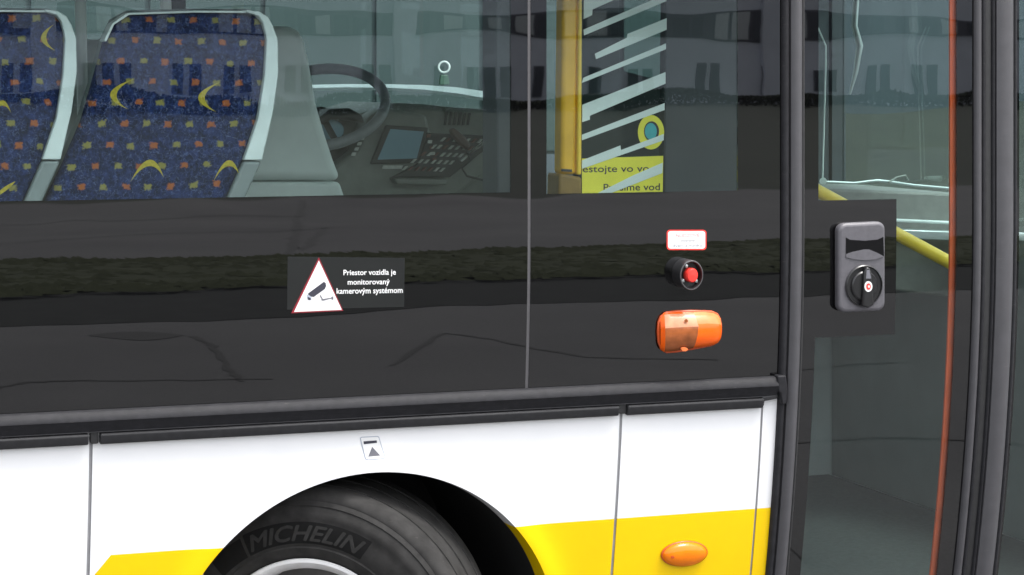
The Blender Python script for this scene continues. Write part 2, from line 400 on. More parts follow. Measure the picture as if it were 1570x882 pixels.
def lettering(name, s, left, base, width, cap, mat, fn, parent, slope=0.0, label=None, bold=0.0, slant=0.0):
    P, Fc = text_2d(s); v = []; f = []
    offs = [(0, 0)] if not bold else [(-bold, 0), (bold, 0), (0, bold), (0, -bold), (0, 0)]
    for k, (dx, dy) in enumerate(offs):
        b = len(v)
        for x, y in P:
            px = left+x*width+dx+y*cap*slant; py = base-y*cap+slope*x*width+dy
            v.append(fn(px, py, k*0.00004))
        f += [tuple(i+b for i in q) for q in Fc]
    return build(name, v, f, mat, parent, label=label)
def on_side(o): return lambda px, py, e=0.0: S(*sxz(px, py), o+e)
def on_plane(Y): return lambda px, py, e=0.0: at(px, py, Y-e)
def rrect(x0, y0, x1, y1, r, n=5, skew=0.0):
    out = []
    for cx, cy, a0 in ((x1-r, y0+r, -90), (x1-r, y1-r, 0), (x0+r, y1-r, 90), (x0+r, y0+r, 180)):
        for i in range(n+1):
            a = R(a0+90*i/n); x = cx+r*math.cos(a); y = cy+r*math.sin(a); out.append((x, y+skew*(x-x0)))
    return out
def ellipse(cx, cy, rx, ry, n=28, tilt=0.0):
    out = []
    for i in range(n):
        a = 2*math.pi*i/n; x = rx*math.cos(a); y = ry*math.sin(a)
        out.append((cx+x*math.cos(tilt)-y*math.sin(tilt), cy+x*math.sin(tilt)+y*math.cos(tilt)))
    return out
def inset(P, k):                                     # shrink an outline towards its middle
    cx = sum(p[0] for p in P)/len(P); cy = sum(p[1] for p in P)/len(P)
    return [(cx+(x-cx)*k, cy+(y-cy)*k) for x, y in P]

# ================================================================== SETTING
def sheet(name, x0, x1, y0, y1, z, mat, kind='structure'):
    return build(name, [(x0, y0, z), (x1, y0, z), (x1, y1, z), (x0, y1, z)], [(0, 1, 2, 3)], mat, None, kind=kind)
gy = [mirror_ground(600, p).y for p in (305, 393, 432, 478)]       # far road edge, verge far edge, verge, dark strip near edge
sheet('ground', -600, 700, -600, 600, -0.012, M['field'])
sheet('parking_lot', -90, 120, gy[3]-.4, 24, 0.0, M['asphalt'])
sheet('road', -200, 250, gy[0], gy[1], 0.0, M['asphalt'])
def ground_strip():  # dark strip of ground between the verge and the parking lot
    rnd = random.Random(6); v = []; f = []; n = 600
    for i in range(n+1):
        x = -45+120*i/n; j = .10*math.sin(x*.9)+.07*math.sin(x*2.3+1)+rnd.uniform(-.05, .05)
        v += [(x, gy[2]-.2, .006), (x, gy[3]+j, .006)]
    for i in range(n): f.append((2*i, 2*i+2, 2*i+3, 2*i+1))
    build('dark_strip', v, f, M['strip_dark'], None, kind='structure')
ground_strip()
# verge: lumpy grass strip
def verge():
    rnd = random.Random(3); v = []; f = []; nx, ny = 440, 10
    for j in range(ny+1):
        for i in range(nx+1):
            v.append((-40+110*i/nx, gy[1]+(gy[2]-gy[1])*j/ny+rnd.uniform(-.25, .25), 0.05+rnd.uniform(-0.015, 0.02)))
    for j in range(ny):
        for i in range(nx): f.append((j*(nx+1)+i, j*(nx+1)+i+1, (j+1)*(nx+1)+i+1, (j+1)*(nx+1)+i))
    for k in range(14000):                           # short tufts, thickest along the two edges
        e = rnd.choice((0, 1, 2)); x = rnd.uniform(-10, 30); h = rnd.uniform(.02, .06); a = rnd.gauss(0, .35); d = rnd.uniform(.03, .09)
        y = (gy[1]+rnd.uniform(-.3, .2)) if e == 0 else (gy[2]+rnd.uniform(-.3, .5)) if e == 1 else rnd.uniform(gy[1], gy[2])
        b = len(v); v += [(x-d*math.cos(a), y-d*math.sin(a), .05), (x+d*math.cos(a), y+d*math.sin(a), .05), (x+rnd.uniform(-.05, .05), y-h*rnd.uniform(2, 4), .05+h)]; f.append((b, b+1, b+2))
    build('grass', v, f, M['grass'], None, kind='stuff')
verge()
# tar-filled cracks in the asphalt, laid where the glass mirrors them
def seam(pts, wd):
    g = [mirror_ground(*p) for p in pts]; v = []; f = []; rnd = random.Random(len(pts)*7)
    fine_p = []
    for a, b in zip(g, g[1:]):
        for i in range(6): fine_p.append(a+(b-a)*i/6+Vector((rnd.uniform(-.4, .4)*wd, rnd.uniform(-.6, .6)*wd, 0)))
    fine_p.append(g[-1])
    for i, p in enumerate(fine_p):
        d = (fine_p[min(i+1, len(fine_p)-1)]-fine_p[max(0, i-1)]).normalized(); s = Vector((-d.y, d.x, 0))*wd*rnd.uniform(.6, 1.4)/2
        v += [(p.x+s.x, p.y+s.y, 0.004), (p.x-s.x, p.y-s.y, 0.004)]
    for i in range(len(fine_p)-1): f.append((2*i, 2*i+1, 2*i+3, 2*i+2))
    build('tar_seam', v, f, M['tar'], None, kind='structure')
seam([(297, 518), (312, 525), (326, 533), (341, 554), (355, 572), (370, 587)], 0.035)
seam([(-30, 598), (8, 593), (40, 587), (80, 584), (231, 585), (420, 583)], 0.03)
seam([(-20, 374), (80, 369), (200, 364), (385, 358), (520, 352)], 0.10)
seam([(-20, 344), (110, 341), (330, 335), (470, 332)], 0.12)
seam([(1180, 684), (1225, 680), (1290, 676), (1350, 673), (1420, 674), (1500, 678), (1570, 683)], 0.014)
seam([(1205, 838), (1215, 845), (1230, 858), (1250, 871), (1275, 870), (1290, 884)], 0.007)
seam([(1225, 569), (1265, 564), (1310, 560), (1390, 557)], 0.018)
seam([(600, 560), (680, 512), (760, 520), (900, 548), (1100, 552)], 0.03)
seam([(469, 312), (459, 338), (456, 362), (447, 394)], 0.10)
seam([(499, 352), (482, 370), (468, 383)], 0.09)
def patch():
    P = [mirror_ground(135+146*i/8, 516) for i in range(9)]
    v = []; f = []
    for i, p in enumerate(P):
        h = 0.24*math.sin(math.pi*(i+.2)/8.4); v += [(p.x, p.y+h, 0.005), (p.x, p.y-h, 0.005)]
    for i in range(8): f.append((2*i, 2*i+1, 2*i+3, 2*i+2))
    build('asphalt_patch', v, f, M['tar'], None, kind='structure')
patch()
# leafy things
def leaves_vf(center, rad, n, size, rnd, lumps=None):
    v = []; f = []
    lumps = lumps or [(Vector((0, 0, 0)), 1.0)]
    for k in range(n):
        c, s = lumps[rnd.randrange(len(lumps))]
        d = Vector((rnd.gauss(0, 1), rnd.gauss(0, 1), rnd.gauss(0, 1))).normalized()*(rnd.random()**0.4)*s
        p = center+Vector(((c.x+d.x)*rad.x, (c.y+d.y)*rad.y, (c.z+d.z)*rad.z))
        a = Vector((rnd.gauss(0, 1), rnd.gauss(0, 1), rnd.gauss(0, 1))).normalized(); b = a.orthogonal().normalized()*size*rnd.uniform(.6, 1.3); a = a*size*rnd.uniform(.8, 1.6)
        i = len(v); v += [p-a, p+b*.6, p+a, p-b*.6]; f.append((i, i+1, i+2, i+3))
    return v, f
def tree(x, y, h, seed, label, group):
    rnd = random.Random(seed)
    r = bpy.data.objects.new('broadleaf_tree', None); COL.objects.link(r); r.location = (x, y, 0); r['label'] = label; r['category'] = 'tree'; r['group'] = group
    pts = [(0, 0, -.1), (rnd.uniform(-.1, .1), 0, h*.2), (rnd.uniform(-.2, .2), rnd.uniform(-.2, .2), h*.45), (rnd.uniform(-.3, .3), rnd.uniform(-.3, .3), h*.8)]
    v, f = tube_vf(pts, [h*.03, h*.024, h*.016, h*.006], 8)
    for k in range(6):
        a = rnd.uniform(0, 6.3); z = h*rnd.uniform(.25, .5); l = h*.28
        v2, f2 = tube_vf([(0, 0, z), (math.cos(a)*l*.5, math.sin(a)*l*.5, z+l*.4), (math.cos(a)*l, math.sin(a)*l, z+l*.7)], [h*.012, h*.008, h*.003], 6)
        b = len(v); v += v2; f += [tuple(i+b for i in q) for q in f2]
    build('trunk', v, f, M['bark'], r, True)
    lumps = [(Vector((rnd.uniform(-.6, .6), rnd.uniform(-.6, .6), rnd.uniform(-.6, .7))), rnd.uniform(.3, .5)) for _ in range(14)]
    v, f = leaves_vf(Vector((0, 0, h*.58)), Vector((h*.34, h*.34, h*.42)), 4200, h*.022, rnd, lumps)
    build('crown', v, f, M['leaf'], r)
def hedge(name, x0, x1, y, h, label, seed, dens=220, ls=.5):
    rnd = random.Random(seed); v = []; f = []
    n = int((x1-x0)*dens)
    lumps = [(Vector((rnd.uniform(-1, 1), 0, rnd.uniform(-.15, .2))), .9) for _ in range(60)]
    for k in range(n):
        x = rnd.uniform(x0, x1); hh = h*(0.85+.22*math.sin(x*.31)+.13*math.sin(x*.77+1)); z = hh*rnd.random()**.6; yy = y+rnd.uniform(-.7, .7)
        a = Vector((rnd.gauss(0, 1), rnd.gauss(0, 1), rnd.gauss(0, 1))).normalized(); b = a.orthogonal().normalized()*.16*ls; a = a*.26*ls; p = Vector((x, yy, z))
        i = len(v); v += [p-a, p+b, p+a, p-b]; f.append((i, i+1, i+2, i+3))
    o = build(name, v, f, M['hedge'], None); o['label'] = label; o['category'] = 'hedge'; return o

# office building mirrored in the glass
def office():
    bx, by = -40, -152
    r = bpy.data.objects.new('office_building', None); COL.objects.link(r); r.location = (bx, by, 0)
    r['label'] = 'long pale grey office block with rows of dark windows, mirrored in the bus glass'; r['category'] = 'building'
    L = 200
    def bp(name, x0, x1, y0, y1, z0, z1, mat):
        v, f = boxv(x0, x1, y0, y1, z0, z1); return build(name, v, f, mat, r)
    bp('wall', 0, L, -14, 0, 0, 13.5, M['wallgrey'])
    bp('roof', -0.3, L+.3, -14.3, 0.3, 13.5, 13.9, M['wallband'])
    for z in (5.4, 9.3): bp('facade_band', 0, L, 0.003, 0.12, z, z+1.75, M['wallband'])
    rnd = random.Random(5)
    v, f = boxv(0, 1, 0, 1, 0, 1)
    wm = bpy.data.meshes.new('window'); wm.from_pydata(v, [], f); wm.materials.append(M['wallband'])
    pd = bpy.data.meshes.new('pane_dark'); pd.from_pydata(v, [], f); pd.materials.append(M['pane_dark'])
    pp = bpy.data.meshes.new('pane_pale'); pp.from_pydata(v, [], f); pp.materials.append(M['pane_pale'])
    def win(x, z, wx, hz, pale):
        o = bpy.data.objects.new('window', wm); COL.objects.link(o); o.parent = r; o.location = (x, 0.002, z); o.scale = (wx, .17, hz)
        p = bpy.data.objects.new('pane', pp if pale else pd); COL.objects.link(p); p.parent = o; p.location = (.06, .5, .04); p.scale = (.88, .6, .92)
    x = 40
    while x < 165:
        n = rnd.choice((1, 2, 2, 3))
        for k in range(n): win(x, .9, .8, 2.2, False); x += 1.25
        x += rnd.uniform(1.2, 3.4)
    for z in (5.4, 9.3):
        x = 30
        while x < 175:
            wx = rnd.choice((.9, 1.2, 1.7)); win(x, z+.12, wx, 1.5, rnd.random() < .5); x += wx+.15+rnd.choice((0, 0, .8))
    for x in (62.0, 88.0, 118.0): bp('pilaster', x, x+1.6, 0.003, .5, 0, 13.5, M['wallgrey'])
office()
hedge('hedge', 0, 110, -140, 1.1, 'low dark hedge in front of the long grey office block', 2)
# pale depot hall on the far side of the bus
def depot():
    r = bpy.data.objects.new('depot_hall', None); COL.objects.link(r); r.location = (-12, 24, 0)
    r['label'] = 'long grey hall seen dimly through the far windows of the bus'; r['category'] = 'building'
    def bp(name, x0, x1, y0, y1, z0, z1, mat):
        v, f = boxv(x0, x1, y0, y1, z0, z1); return build(name, v, f, mat, r)
    bp('wall', 0, 26, 0, 14, 0, 7.5, M['hallwall']); bp('roof', -.3, 26.3, -.3, 14.3, 7.5, 7.9, M['wallband'])
    bp('plinth', 0, 26, -.08, -.003, 0, .9, M['wallband'])
    v, f = boxv(0, 1, 0, 1, 0, 1)
    me = bpy.data.meshes.new('wall_panel'); me.from_pydata(v, [], f); me.materials.append(M['hallwall'])
    pd = bpy.data.meshes.new('hall_window'); pd.from_pydata(v, [], f); pd.materials.append(M['pane_dark'])
    rnd = random.Random(9)
    for k in range(16):
        o = bpy.data.objects.new('wall_panel', me); COL.objects.link(o); o.parent = r; o.location = (.6+k*1.55, -.06, .95); o.scale = (1.48, .055, 3.1)
        if k % 3 == 1:
            p = bpy.data.objects.new('window', pd); COL.objects.link(p); p.parent = r; p.location = (.7+k*1.55, -.05, 4.4); p.scale = (2.6, .047, 1.5)
depot()
def store():
    r = bpy.data.objects.new('storehouse', None); COL.objects.link(r); r.location = (14.6, 25, 0)
    r['label'] = 'light blue grey storehouse beside the grey hall, seen through the front door glass'; r['category'] = 'building'
    def bp(name, x0, x1, y0, y1, z0, z1, mat):
        v, f = boxv(x0, x1, y0, y1, z0, z1); return build(name, v, f, mat, r)
    bp('wall', 0, 36, 0, 12, 0, 6.5, M['storewall']); bp('roof', -.25, 36.25, -.3, 12.3, 6.5, 6.8, M['wallband']); bp('plinth', 0, 36, -.07, -.003, 0, .7, M['wallband'])
    for k in range(9): bp('window', .8+k*4, 3.2+k*4, -.05, -.003, 4.1, 5.3, M['pane_dark']); bp('roller_door', 1+k*4, 3+k*4, -.06, -.003, .72, 3.2, M['hallwall']) if k % 3 == 2 else None
store()
def bank():
    rnd = random.Random(4); v = []; f = []; nx, ny = 60, 14
    for j in range(ny+1):
        t = j/ny
        for i in range(nx+1): v.append((12+30*i/nx, 17.5+7.2*t, -.02+1.55*(t*t*(3-2*t))*(1+.06*math.sin(i*.5))+rnd.uniform(-.015, .015)))
    for j in range(ny):
        for i in range(nx): f.append((j*(nx+1)+i, j*(nx+1)+i+1, (j+1)*(nx+1)+i+1, (j+1)*(nx+1)+i))
    build('grass_bank', v, f, M['bankcover'], None, True, kind='structure')
bank()
def tree_row():
    for x, y, h, l in ((56, 30, 8, 'leafy tree beyond the end of the storehouse, nearer the bus'), (62, 36, 10, 'taller leafy tree beyond the end of the storehouse, farther off')):
        tree(x, y, h, int(x), l, 'trees beyond the storehouse')
tree_row()

# ================================================================== BUS OUTSIDE
xL = -4.5                                            # modelled back to here
X = {k: sxz(*p)[0] for k, p in dict(gapB=(138, 760), gapC=(945, 780), gapD=(1160, 770), end=(1189, 720), seam=(811.5, 300),
     clA=(783, 150), clB0=(838, 150), clB1=(1131, 150), pil0=(1197, 150), pil1=(1232, 150), dcl0=(1255, 150), dcl1=(1467, 150), dfr=(1493, 150), pil2=(1557, 150)).items()}
zb = (sxz(985, 792)[1]+sxz(250, 846)[1])/2           # top of the yellow
zt = (sxz(0, 635)[1]+sxz(1190, 576)[1])/2            # top of the rail
zr = (sxz(0, 688)[1]+sxz(1163, 624)[1])/2            # bottom of the rail
xy0, xy1 = sxz(170, 852), sxz(145, 882)
M['paint'] = mk_paint(zb, xy0[0], (xy0[0]-xy1[0])/(xy0[1]-xy1[1]))
zbot = 0.27
G = 0.0042
zfine = lambda a, b, s=0.03: fine([a, b], s)
# plain skirt panels
cells('side_panel', [xL, -2.0-G], zfine(zbot, zr+.03), lambda x, z: True, -0.02, 0, M['paint'], smooth=True)
cells('side_panel', [-2.0+G, X['gapB']-G], zfine(zbot, zr+.03), lambda x, z: True, -0.02, 0, M['paint'], smooth=True)
cells('side_panel', [X['gapC']+G, X['gapD']-G*.8], zfine(zbot, zr+.03), lambda x, z: True, -0.02, 0, M['paint'], smooth=True)
cells('side_panel', [X['gapD']+G*.8, X['end']], zfine(zbot, sxz(1180, 612)[1]), lambda x, z: True, -0.02, 0, M['paint'], smooth=True)
# panel with the wheel arch
pa, pb, pc = sxz(580, 722), sxz(306, 882), sxz(834, 882)
def circ(a, b, c):
    d = 2*(a[0]*(b[1]-c[1])+b[0]*(c[1]-a[1])+c[0]*(a[1]-b[1])); q = lambda p: p[0]**2+p[1]**2
    ux = (q(a)*(b[1]-c[1])+q(b)*(c[1]-a[1])+q(c)*(a[1]-b[1]))/d; uz = (q(a)*(c[0]-b[0])+q(b)*(a[0]-c[0])+q(c)*(b[0]-a[0]))/d
    return ux, uz, math.hypot(a[0]-ux, a[1]-uz)
ACX, ACZ, AR = circ(pa, pb, pc)
print('arch', ACX, ACZ, AR, 'zt', zt, 'zr', zr, 'zb', zb, {k: round(v, 3) for k, v in X.items()}, 'gy', gy)
def flare(d): return .013*math.exp(-(max(0, d)/.042)**2)
def SA(x, z, o=0.0): return S(x, z, o+flare(math.hypot(x-ACX, z-ACZ)-AR))
def arch_panel():
    x0, x1, z1 = X['gapB']+G, X['gapC']-G, zr+.03
    a0 = math.asin((zbot-ACZ)/AR); angs = [a0+(math.pi-2*a0)*i/110 for i in range(111)]
    angs += [math.atan2(z1-ACZ, x1-ACX), math.atan2(z1-ACZ, x0-ACX)]; angs = sorted(set(angs))
    rings = [('e', AR-.012, -.055), ('e', AR-.008, -.026), ('e', AR-.003, -.004), ('e', AR, flare(0))]
    v = []; f = []; n = len(angs)
    ts = [0, .006, .012, .02, .03, .045, .06, .08]+[.1+.9*i/30 for i in range(31)]
    def P(a, k):
        if k < 4:
            r, o = rings[k][1], rings[k][2]; return S(ACX+r*math.cos(a), max(zbot, ACZ+r*math.sin(a)), o)
        if k == 4+len(ts)-1: pass
        t = ts[k-3] if k-3 < len(ts) else 1
        ca, sa = math.cos(a), math.sin(a); m = 1e9
        if ca > 1e-6: m = min(m, (x1-ACX)/ca)
        if ca < -1e-6: m = min(m, (x0-ACX)/ca)
        if sa > 1e-6: m = min(m, (z1-ACZ)/sa)
        if sa < -1e-6: m = min(m, (zbot-ACZ)/sa) if (zbot-ACZ)/sa > AR+.001 else m
        r = AR+(m-AR)*t if m > AR else AR
        d = r-AR; o = flare(d)
        if k >= 3+len(ts): o = -.02
        return S(ACX+r*ca, max(zbot, ACZ+r*sa), o)
    K = 4+len(ts)
    for a in angs: v += [P(a, k) for k in range(K)]
    for i in range(n-1):
        for k in range(K-1): f.append((i*K+k, i*K+k+1, (i+1)*K+k+1, (i+1)*K+k))
    build('wheel_arch_panel', v, f, M['paint'], bus, True)
arch_panel()
cells('panel_backing', fine([xL, ACX-AR-.05], 2), zfine(zbot, zr+.03), lambda x, z: True, -.035, -.021, M['rubber'])
cells('panel_backing', [ACX+AR+.05, X['end']-.01], zfine(zbot, zr-.03), lambda x, z: True, -.035, -.021, M['rubber'])
for gx, gw in ((X['gapB'], G), (X['gapC'], G), (X['gapD'], G*.8), (-2.0, G)):
    cells('panel_joint', [gx-gw+.0004, gx+gw-.0004], zfine(zbot, zr+.004), lambda x, z: True, -.018, -.0035, M['joint'], smooth=True)
# wheel housing
def housing():
    v = []; f = []; n = 40; r = AR+.012
    for i in range(n+1):
        a = R(-25)+(math.pi+R(50))*i/n
        for y in (.03, .95): v.append((ACX+r*math.cos(a), prof(ACZ+r*math.sin(a))+y, max(.2, ACZ+r*math.sin(a))))
    for i in range(n): f.append((2*i, 2*i+1, 2*i+3, 2*i+2))
    b = [2*i+1 for i in range(n+1)]; f.append(tuple(b))
    build('wheel_housing', v, f, M['housing'], bus, True)
housing()

# belt rail: upper moulding and the lower trim cut at the panel joints
def extrude_x(name, profile, x0, x1, mat, bevel=0.0, label=None, nx=1, wob=0.0):
    n = len(profile); v = []; f = []
    for i in range(nx+1):
        x = x0+(x1-x0)*i/nx
        for o, z in profile: v.append(S(x, z, o))
    for i in range(nx):
        for k in range(n): k2 = (k+1) % n; f.append((i*n+k, (i+1)*n+k, (i+1)*n+k2, i*n+k2))
    f.append(tuple(range(n))); f.append(tuple(reversed([nx*n+k for k in range(n)])))
    return build(name, v, f, mat, bus, True, bevel, label=label)
hz = zt-zr
P1 = [(-.01, zt), (.010, zt-.001), (.016, zt-.003), (.027, zt-.019), (.0275, zt-.023), (.025, zt-.026), (.018, zt-.047), (.016, zt-.051), (.0175, zt-.053), (-.01, zt-.055)]
extrude_x('belt_rail', P1, xL, sxz(1188, 580)[0], M['rail'], nx=20)
P2 = [(-.01, zt-.056), (.021, zt-.0565), (.0245, zt-.0585), (.0225, zt-hz+.012), (.019, zt-hz+.002), (.012, zt-hz), (-.01, zt-hz)]
segs = [(xL, -2.0-.012), (-2.0+.012, sxz(134, 670)[0]), (sxz(152, 670)[0], sxz(945, 625)[0]), (sxz(958, 625)[0], sxz(1166, 618)[0])]
for a, b in segs: extrude_x('rail_trim', P2, a, b, M['rail_lo'], bevel=.003)
for px, py in ((143, 664), (951, 618)):
    plate('joint_cover', [(px-6, py-9), (px+7, py-10), (px+7, py+14), (px+3, py+15), (px-3, py+15), (px-6, py+13)], 0.0, .012, M['rubber'], bevel=.002)
plate('rail_end_cap', [(1186, 574), (1199, 573), (1201, 590), (1200, 616), (1193, 618), (1190, 600), (1187, 598)], 0, .026, M['rail'], bevel=.004)
plate('rail_bracket', [(1164, 607), (1188, 603), (1188, 609), (1168, 613), (1167, 620), (1163, 620)], 0, .018, M['rail_lo'], bevel=.002)

# window band: clear panes and their black glass borders
ztop = 2.42; zwin0 = sxz(400, 302)[1]; zwin1 = sxz(985, 295)[1]; zglass = zt-.004
gs = .0045
def zgrid(*b): return fine(list(b), .025)
xs1 = fine([-2.0+gs, X['clA'], X['seam']-gs], .4); zs1 = zgrid(zglass, zwin0, ztop-.15, ztop)
clear1 = lambda x, z: z > zwin0 and x < X['clA'] and z < ztop-.15
cells('window_glass', xs1, zs1, clear1, -.006, 0, M['glass'], smooth=True)
cells('black_glass_border', xs1, zs1, lambda x, z: not clear1(x, z), -.006, 0, M['frit'], smooth=True)
xs2 = fine([X['seam']+gs, X['clB0'], X['clB1'], X['pil0']+.002], .4); zs2 = zgrid(zglass, zwin1, ztop-.15, ztop)
clear2 = lambda x, z: z > zwin1 and X['clB0'] < x < X['clB1'] and z < ztop-.15
cells('window_glass', xs2, zs2, clear2, -.006, 0, M['glass'], smooth=True)
cells('black_glass_border', xs2, zs2, lambda x, z: not clear2(x, z), -.006, 0, M['frit'], smooth=True)
xs0 = fine([xL, -2.0-gs], .4)
clear0 = lambda x, z: z > zwin0 and z < ztop-.15
cells('window_glass', xs0, zs1, clear0, -.006, 0, M['glass'], smooth=True)
cells('black_glass_border', xs0, zs1, lambda x, z: not clear0(x, z), -.006, 0, M['frit'], smooth=True)
for sx in (X['seam'], -2.0): cells('window_seal', [sx-gs, sx+gs], zgrid(zglass, ztop), lambda x, z: True, -.006, -.0015, M['seal'], smooth=True)

# pillars beside the door: ribbed extrusions that follow the side
def pillar(name, sect, mat, z0=.25, z1=2.5, label=None):
    zs = fine([z0, z1], .05); n = len(sect); v = []; f = []
    for z in zs: v += [S(x, z, o) for x, o in sect]
    for j in range(len(zs)-1):
        for k in range(n-1): f.append((j*n+k, j*n+k+1, (j+1)*n+k+1, (j+1)*n+k))
    f.append(tuple(reversed(range(n)))); f.append(tuple((len(zs)-1)*n+k for k in range(n)))
    for j in range(len(zs)-1): f.append((j*n, (j+1)*n, (j+1)*n+n-1, j*n+n-1))
    return build(name, v, f, mat, bus, True, label=label)
q = lambda px: sxz(px, 150)[0]
def rib(a, b, h, base=-.01, k=6):
    out = [(q(a), base)]
    for i in range(k+1):
        t = i/k; out.append((q(a+.5+(b-a-1)*t), h*(math.sin(math.pi*(0.14+.72*t))**.7)))
    return out+[(q(b), base)]
pillar('door_post', rib(1197.5, 1208, .016), M['rail'])
pillar('door_post', rib(1209, 1227, .024), M['alu'])
pillar('door_seal', rib(1227.3, 1233, .008), M['rubber'])
pillar('door_seal', [(q(1206), -.02), (q(1206), .004), (q(1211), .004), (q(1211), -.02)], M['rubber'])
pillar('door_leaf_edge', rib(1492.5, 1503, .016), M['alu'])
pillar('door_leaf_edge', rib(1503.3, 1510, .010), M['rail'])
pillar('door_seal', rib(1510, 1523, .004), M['rubber'])
pillar('door_leaf_edge', rib(1518, 1524, .012), M['rail'])
pillar('door_leaf_edge', rib(1523.5, 1550, .026), M['alu'])
pillar('door_leaf_edge', rib(1550.5, 1558, .012), M['rail'])

# front door glass
xF = 4.30                                            # front of the bus
dz0 = .27
zbox0, zbox1 = sxz(1300, 307)[1], sxz(1300, 516)[1]; xbox = sxz(1374, 410)[0]; xlow = sxz(1250, 516)[0]
xs3 = fine([X['pil1'], X['dcl0'], xlow, xbox, X['dcl1'], X['dfr']], .3); zs3 = zgrid(dz0, .4, zbox1, zbox0, 2.3, ztop)
def clear3(x, z):
    if z < .4 or z > 2.3 or x > X['dcl1']: return False
    if z < zbox1: return x > xlow
    if z < zbox0: return x > xbox
    return x > X['dcl0']
cells('door_glass', xs3, zs3, clear3, -.006, 0, M['glass'], smooth=True)
cells('black_door_border', xs3, zs3, lambda x, z: not clear3(x, z), -.006, 0, M['frit'], smooth=True)
xs4 = fine([X['pil2'], X['pil2']+.05, X['pil2']+.52, xF-.06], .3); zs4 = zgrid(dz0, .4, 2.3, ztop)
clear4 = lambda x, z: .4 < z < 2.3 and X['pil2']+.012 < x < X['pil2']+.52
xs4 = fine([X['pil2'], X['pil2']+.012, X['pil2']+.52, xF-.06], .3)
cells('door_glass', xs4, zs4, clear4, -.006, 0, M['glass'], smooth=True)
cells('black_door_border', xs4, zs4, lambda x, z: not clear4(x, z), -.006, 0, M['frit'], smooth=True)
pillar('orange_door_edge', [(q(1461), -.022), (q(1461), -.015), (q(1463), -.014), (q(1468), -.014), (q(1470), -.015), (q(1470), -.022)], M['orange'], .3, 2.4)

# ---- door lock
lk = rrect(1278, 342, 1350, 478, 12, 5, -0.05)
lock = plate('door_lock', lk, 0, .030, M['lockgrey'], bevel=.010, seg=4)
# pull above the knob: recess shade and lit floor painted as flat plates
def recess_paint():
    plate('recess_shade', [(1289, 363), (1295, 366.5), (1318, 368), (1338, 366), (1346, 362), (1347, 392), (1334, 396), (1318, 397.5), (1300, 396), (1289, 393)], .0302, .0308, M['recess_paint'], lock)
    plate('recess_lit_floor', [(1289, 393), (1289, 388), (1298, 385), (1316, 381), (1324, 381), (1336, 386), (1347, 391.8), (1334, 396), (1318, 397.5), (1300, 396)], .0309, .0314, M['lockgrey'], lock)
recess_paint()
kx, kz = sxz(1316, 436)
def on_lock(ox, oz, h): return S(kx+ox, kz+oz, .030+h)
kr = 33.5/600
lathe('knob_well', [(kr, -.002), (kr*1.02, .004), (kr*.97, .0065), (kr*.93, .002), (.0005, .001)], M['blackplastic'], lock, on_lock, 40)
lathe('knob_disc', [(kr*.72, .001), (kr*.72, .006), (kr*.66, .009), (.0005, .0095)], M['blackplastic'], lock, on_lock, 40)
plate('knob_grip', [(1309, 466), (1311, 440), (1312, 414), (1315, 407), (1320, 407), (1323, 414), (1325, 440), (1327, 464), (1318, 469)], .036, .050, M['blackplastic'], lock, bevel=.005, seg=3)
plate('grip_grey_patch', [(1315, 411), (1319, 411), (1322, 424), (1314, 424)], .050, .0508, M['greyprint'], lock)  # small grey patch near the top end of the grip
plate('knob_dot', ellipse(1317.5, 436, 6, 8, 20), .050, .0515, M['white'], lock)
plate('dot_centre', ellipse(1317.5, 436, 3.6, 5, 20), .0515, .052, M['red'], lock)
plate('dot_mark', ellipse(1318, 436, 1.4, 2, 12), .052, .0524, M['white'], lock)

# ---- red push button in a round housing
bx_, bz_ = sxz(1048, 419)
def on_btn(ox, oz, h): return S(bx_+ox*.86, bz_+oz, h)
br = .040
btn = lathe('push_button', [(br, 0), (br, .046), (br*.97, .052), (br*.90, .053), (br*.84, .050), (br*.80, .034), (.0005, .032)], M['blackplastic'], bus, on_btn, 40)
lathe('button_ring', [(br*.985, .0515), (br*.95, .0535), (br*.9, .0535), (br*.88, .0515)], M['seal'], btn, on_btn, 40)
lathe('button_cap', [(.019, .034), (.019, .056), (.016, .060), (.0005, .061)], M['red'], btn, on_btn, 28)
for a in (118, -38, 212):
    cx_, cz_ = math.cos(R(a))*.027, math.sin(R(a))*.027
    lathe('screw', [(.0045, .034), (.0045, .044), (.0005, .045)], M['chrome'], btn, lambda ox, oz, h, cx_=cx_, cz_=cz_: on_btn(ox+cx_, oz+cz_, h), 12)
# ---- small white notice with red edge
nt_ = plate('notice_sticker', rrect(1022, 352.5, 1083, 383.5, 5, 4), .0004, .0008, M['red'])
plate('sticker_face', rrect(1024, 354.5, 1081, 381.5, 4, 4), .0008, .0011, M['white'], nt_)
M['pinkprint'] = plain('faded red print', (0.42, 0.10, 0.11), .5, .05, 30)
lettering('lettering', 'NÚDZOVÉ', 1036, 364, 36, 5, M['pinkprint'], on_side(.0013), nt_, -.02)
lettering('lettering', 'otváranie', 1043, 371, 22, 4, M['greyprint'], on_side(.0013), nt_, -.02)
lettering('lettering', 'dverí z vonku', 1031, 379, 45, 4.5, M['greyprint'], on_side(.0013), nt_, -.02)

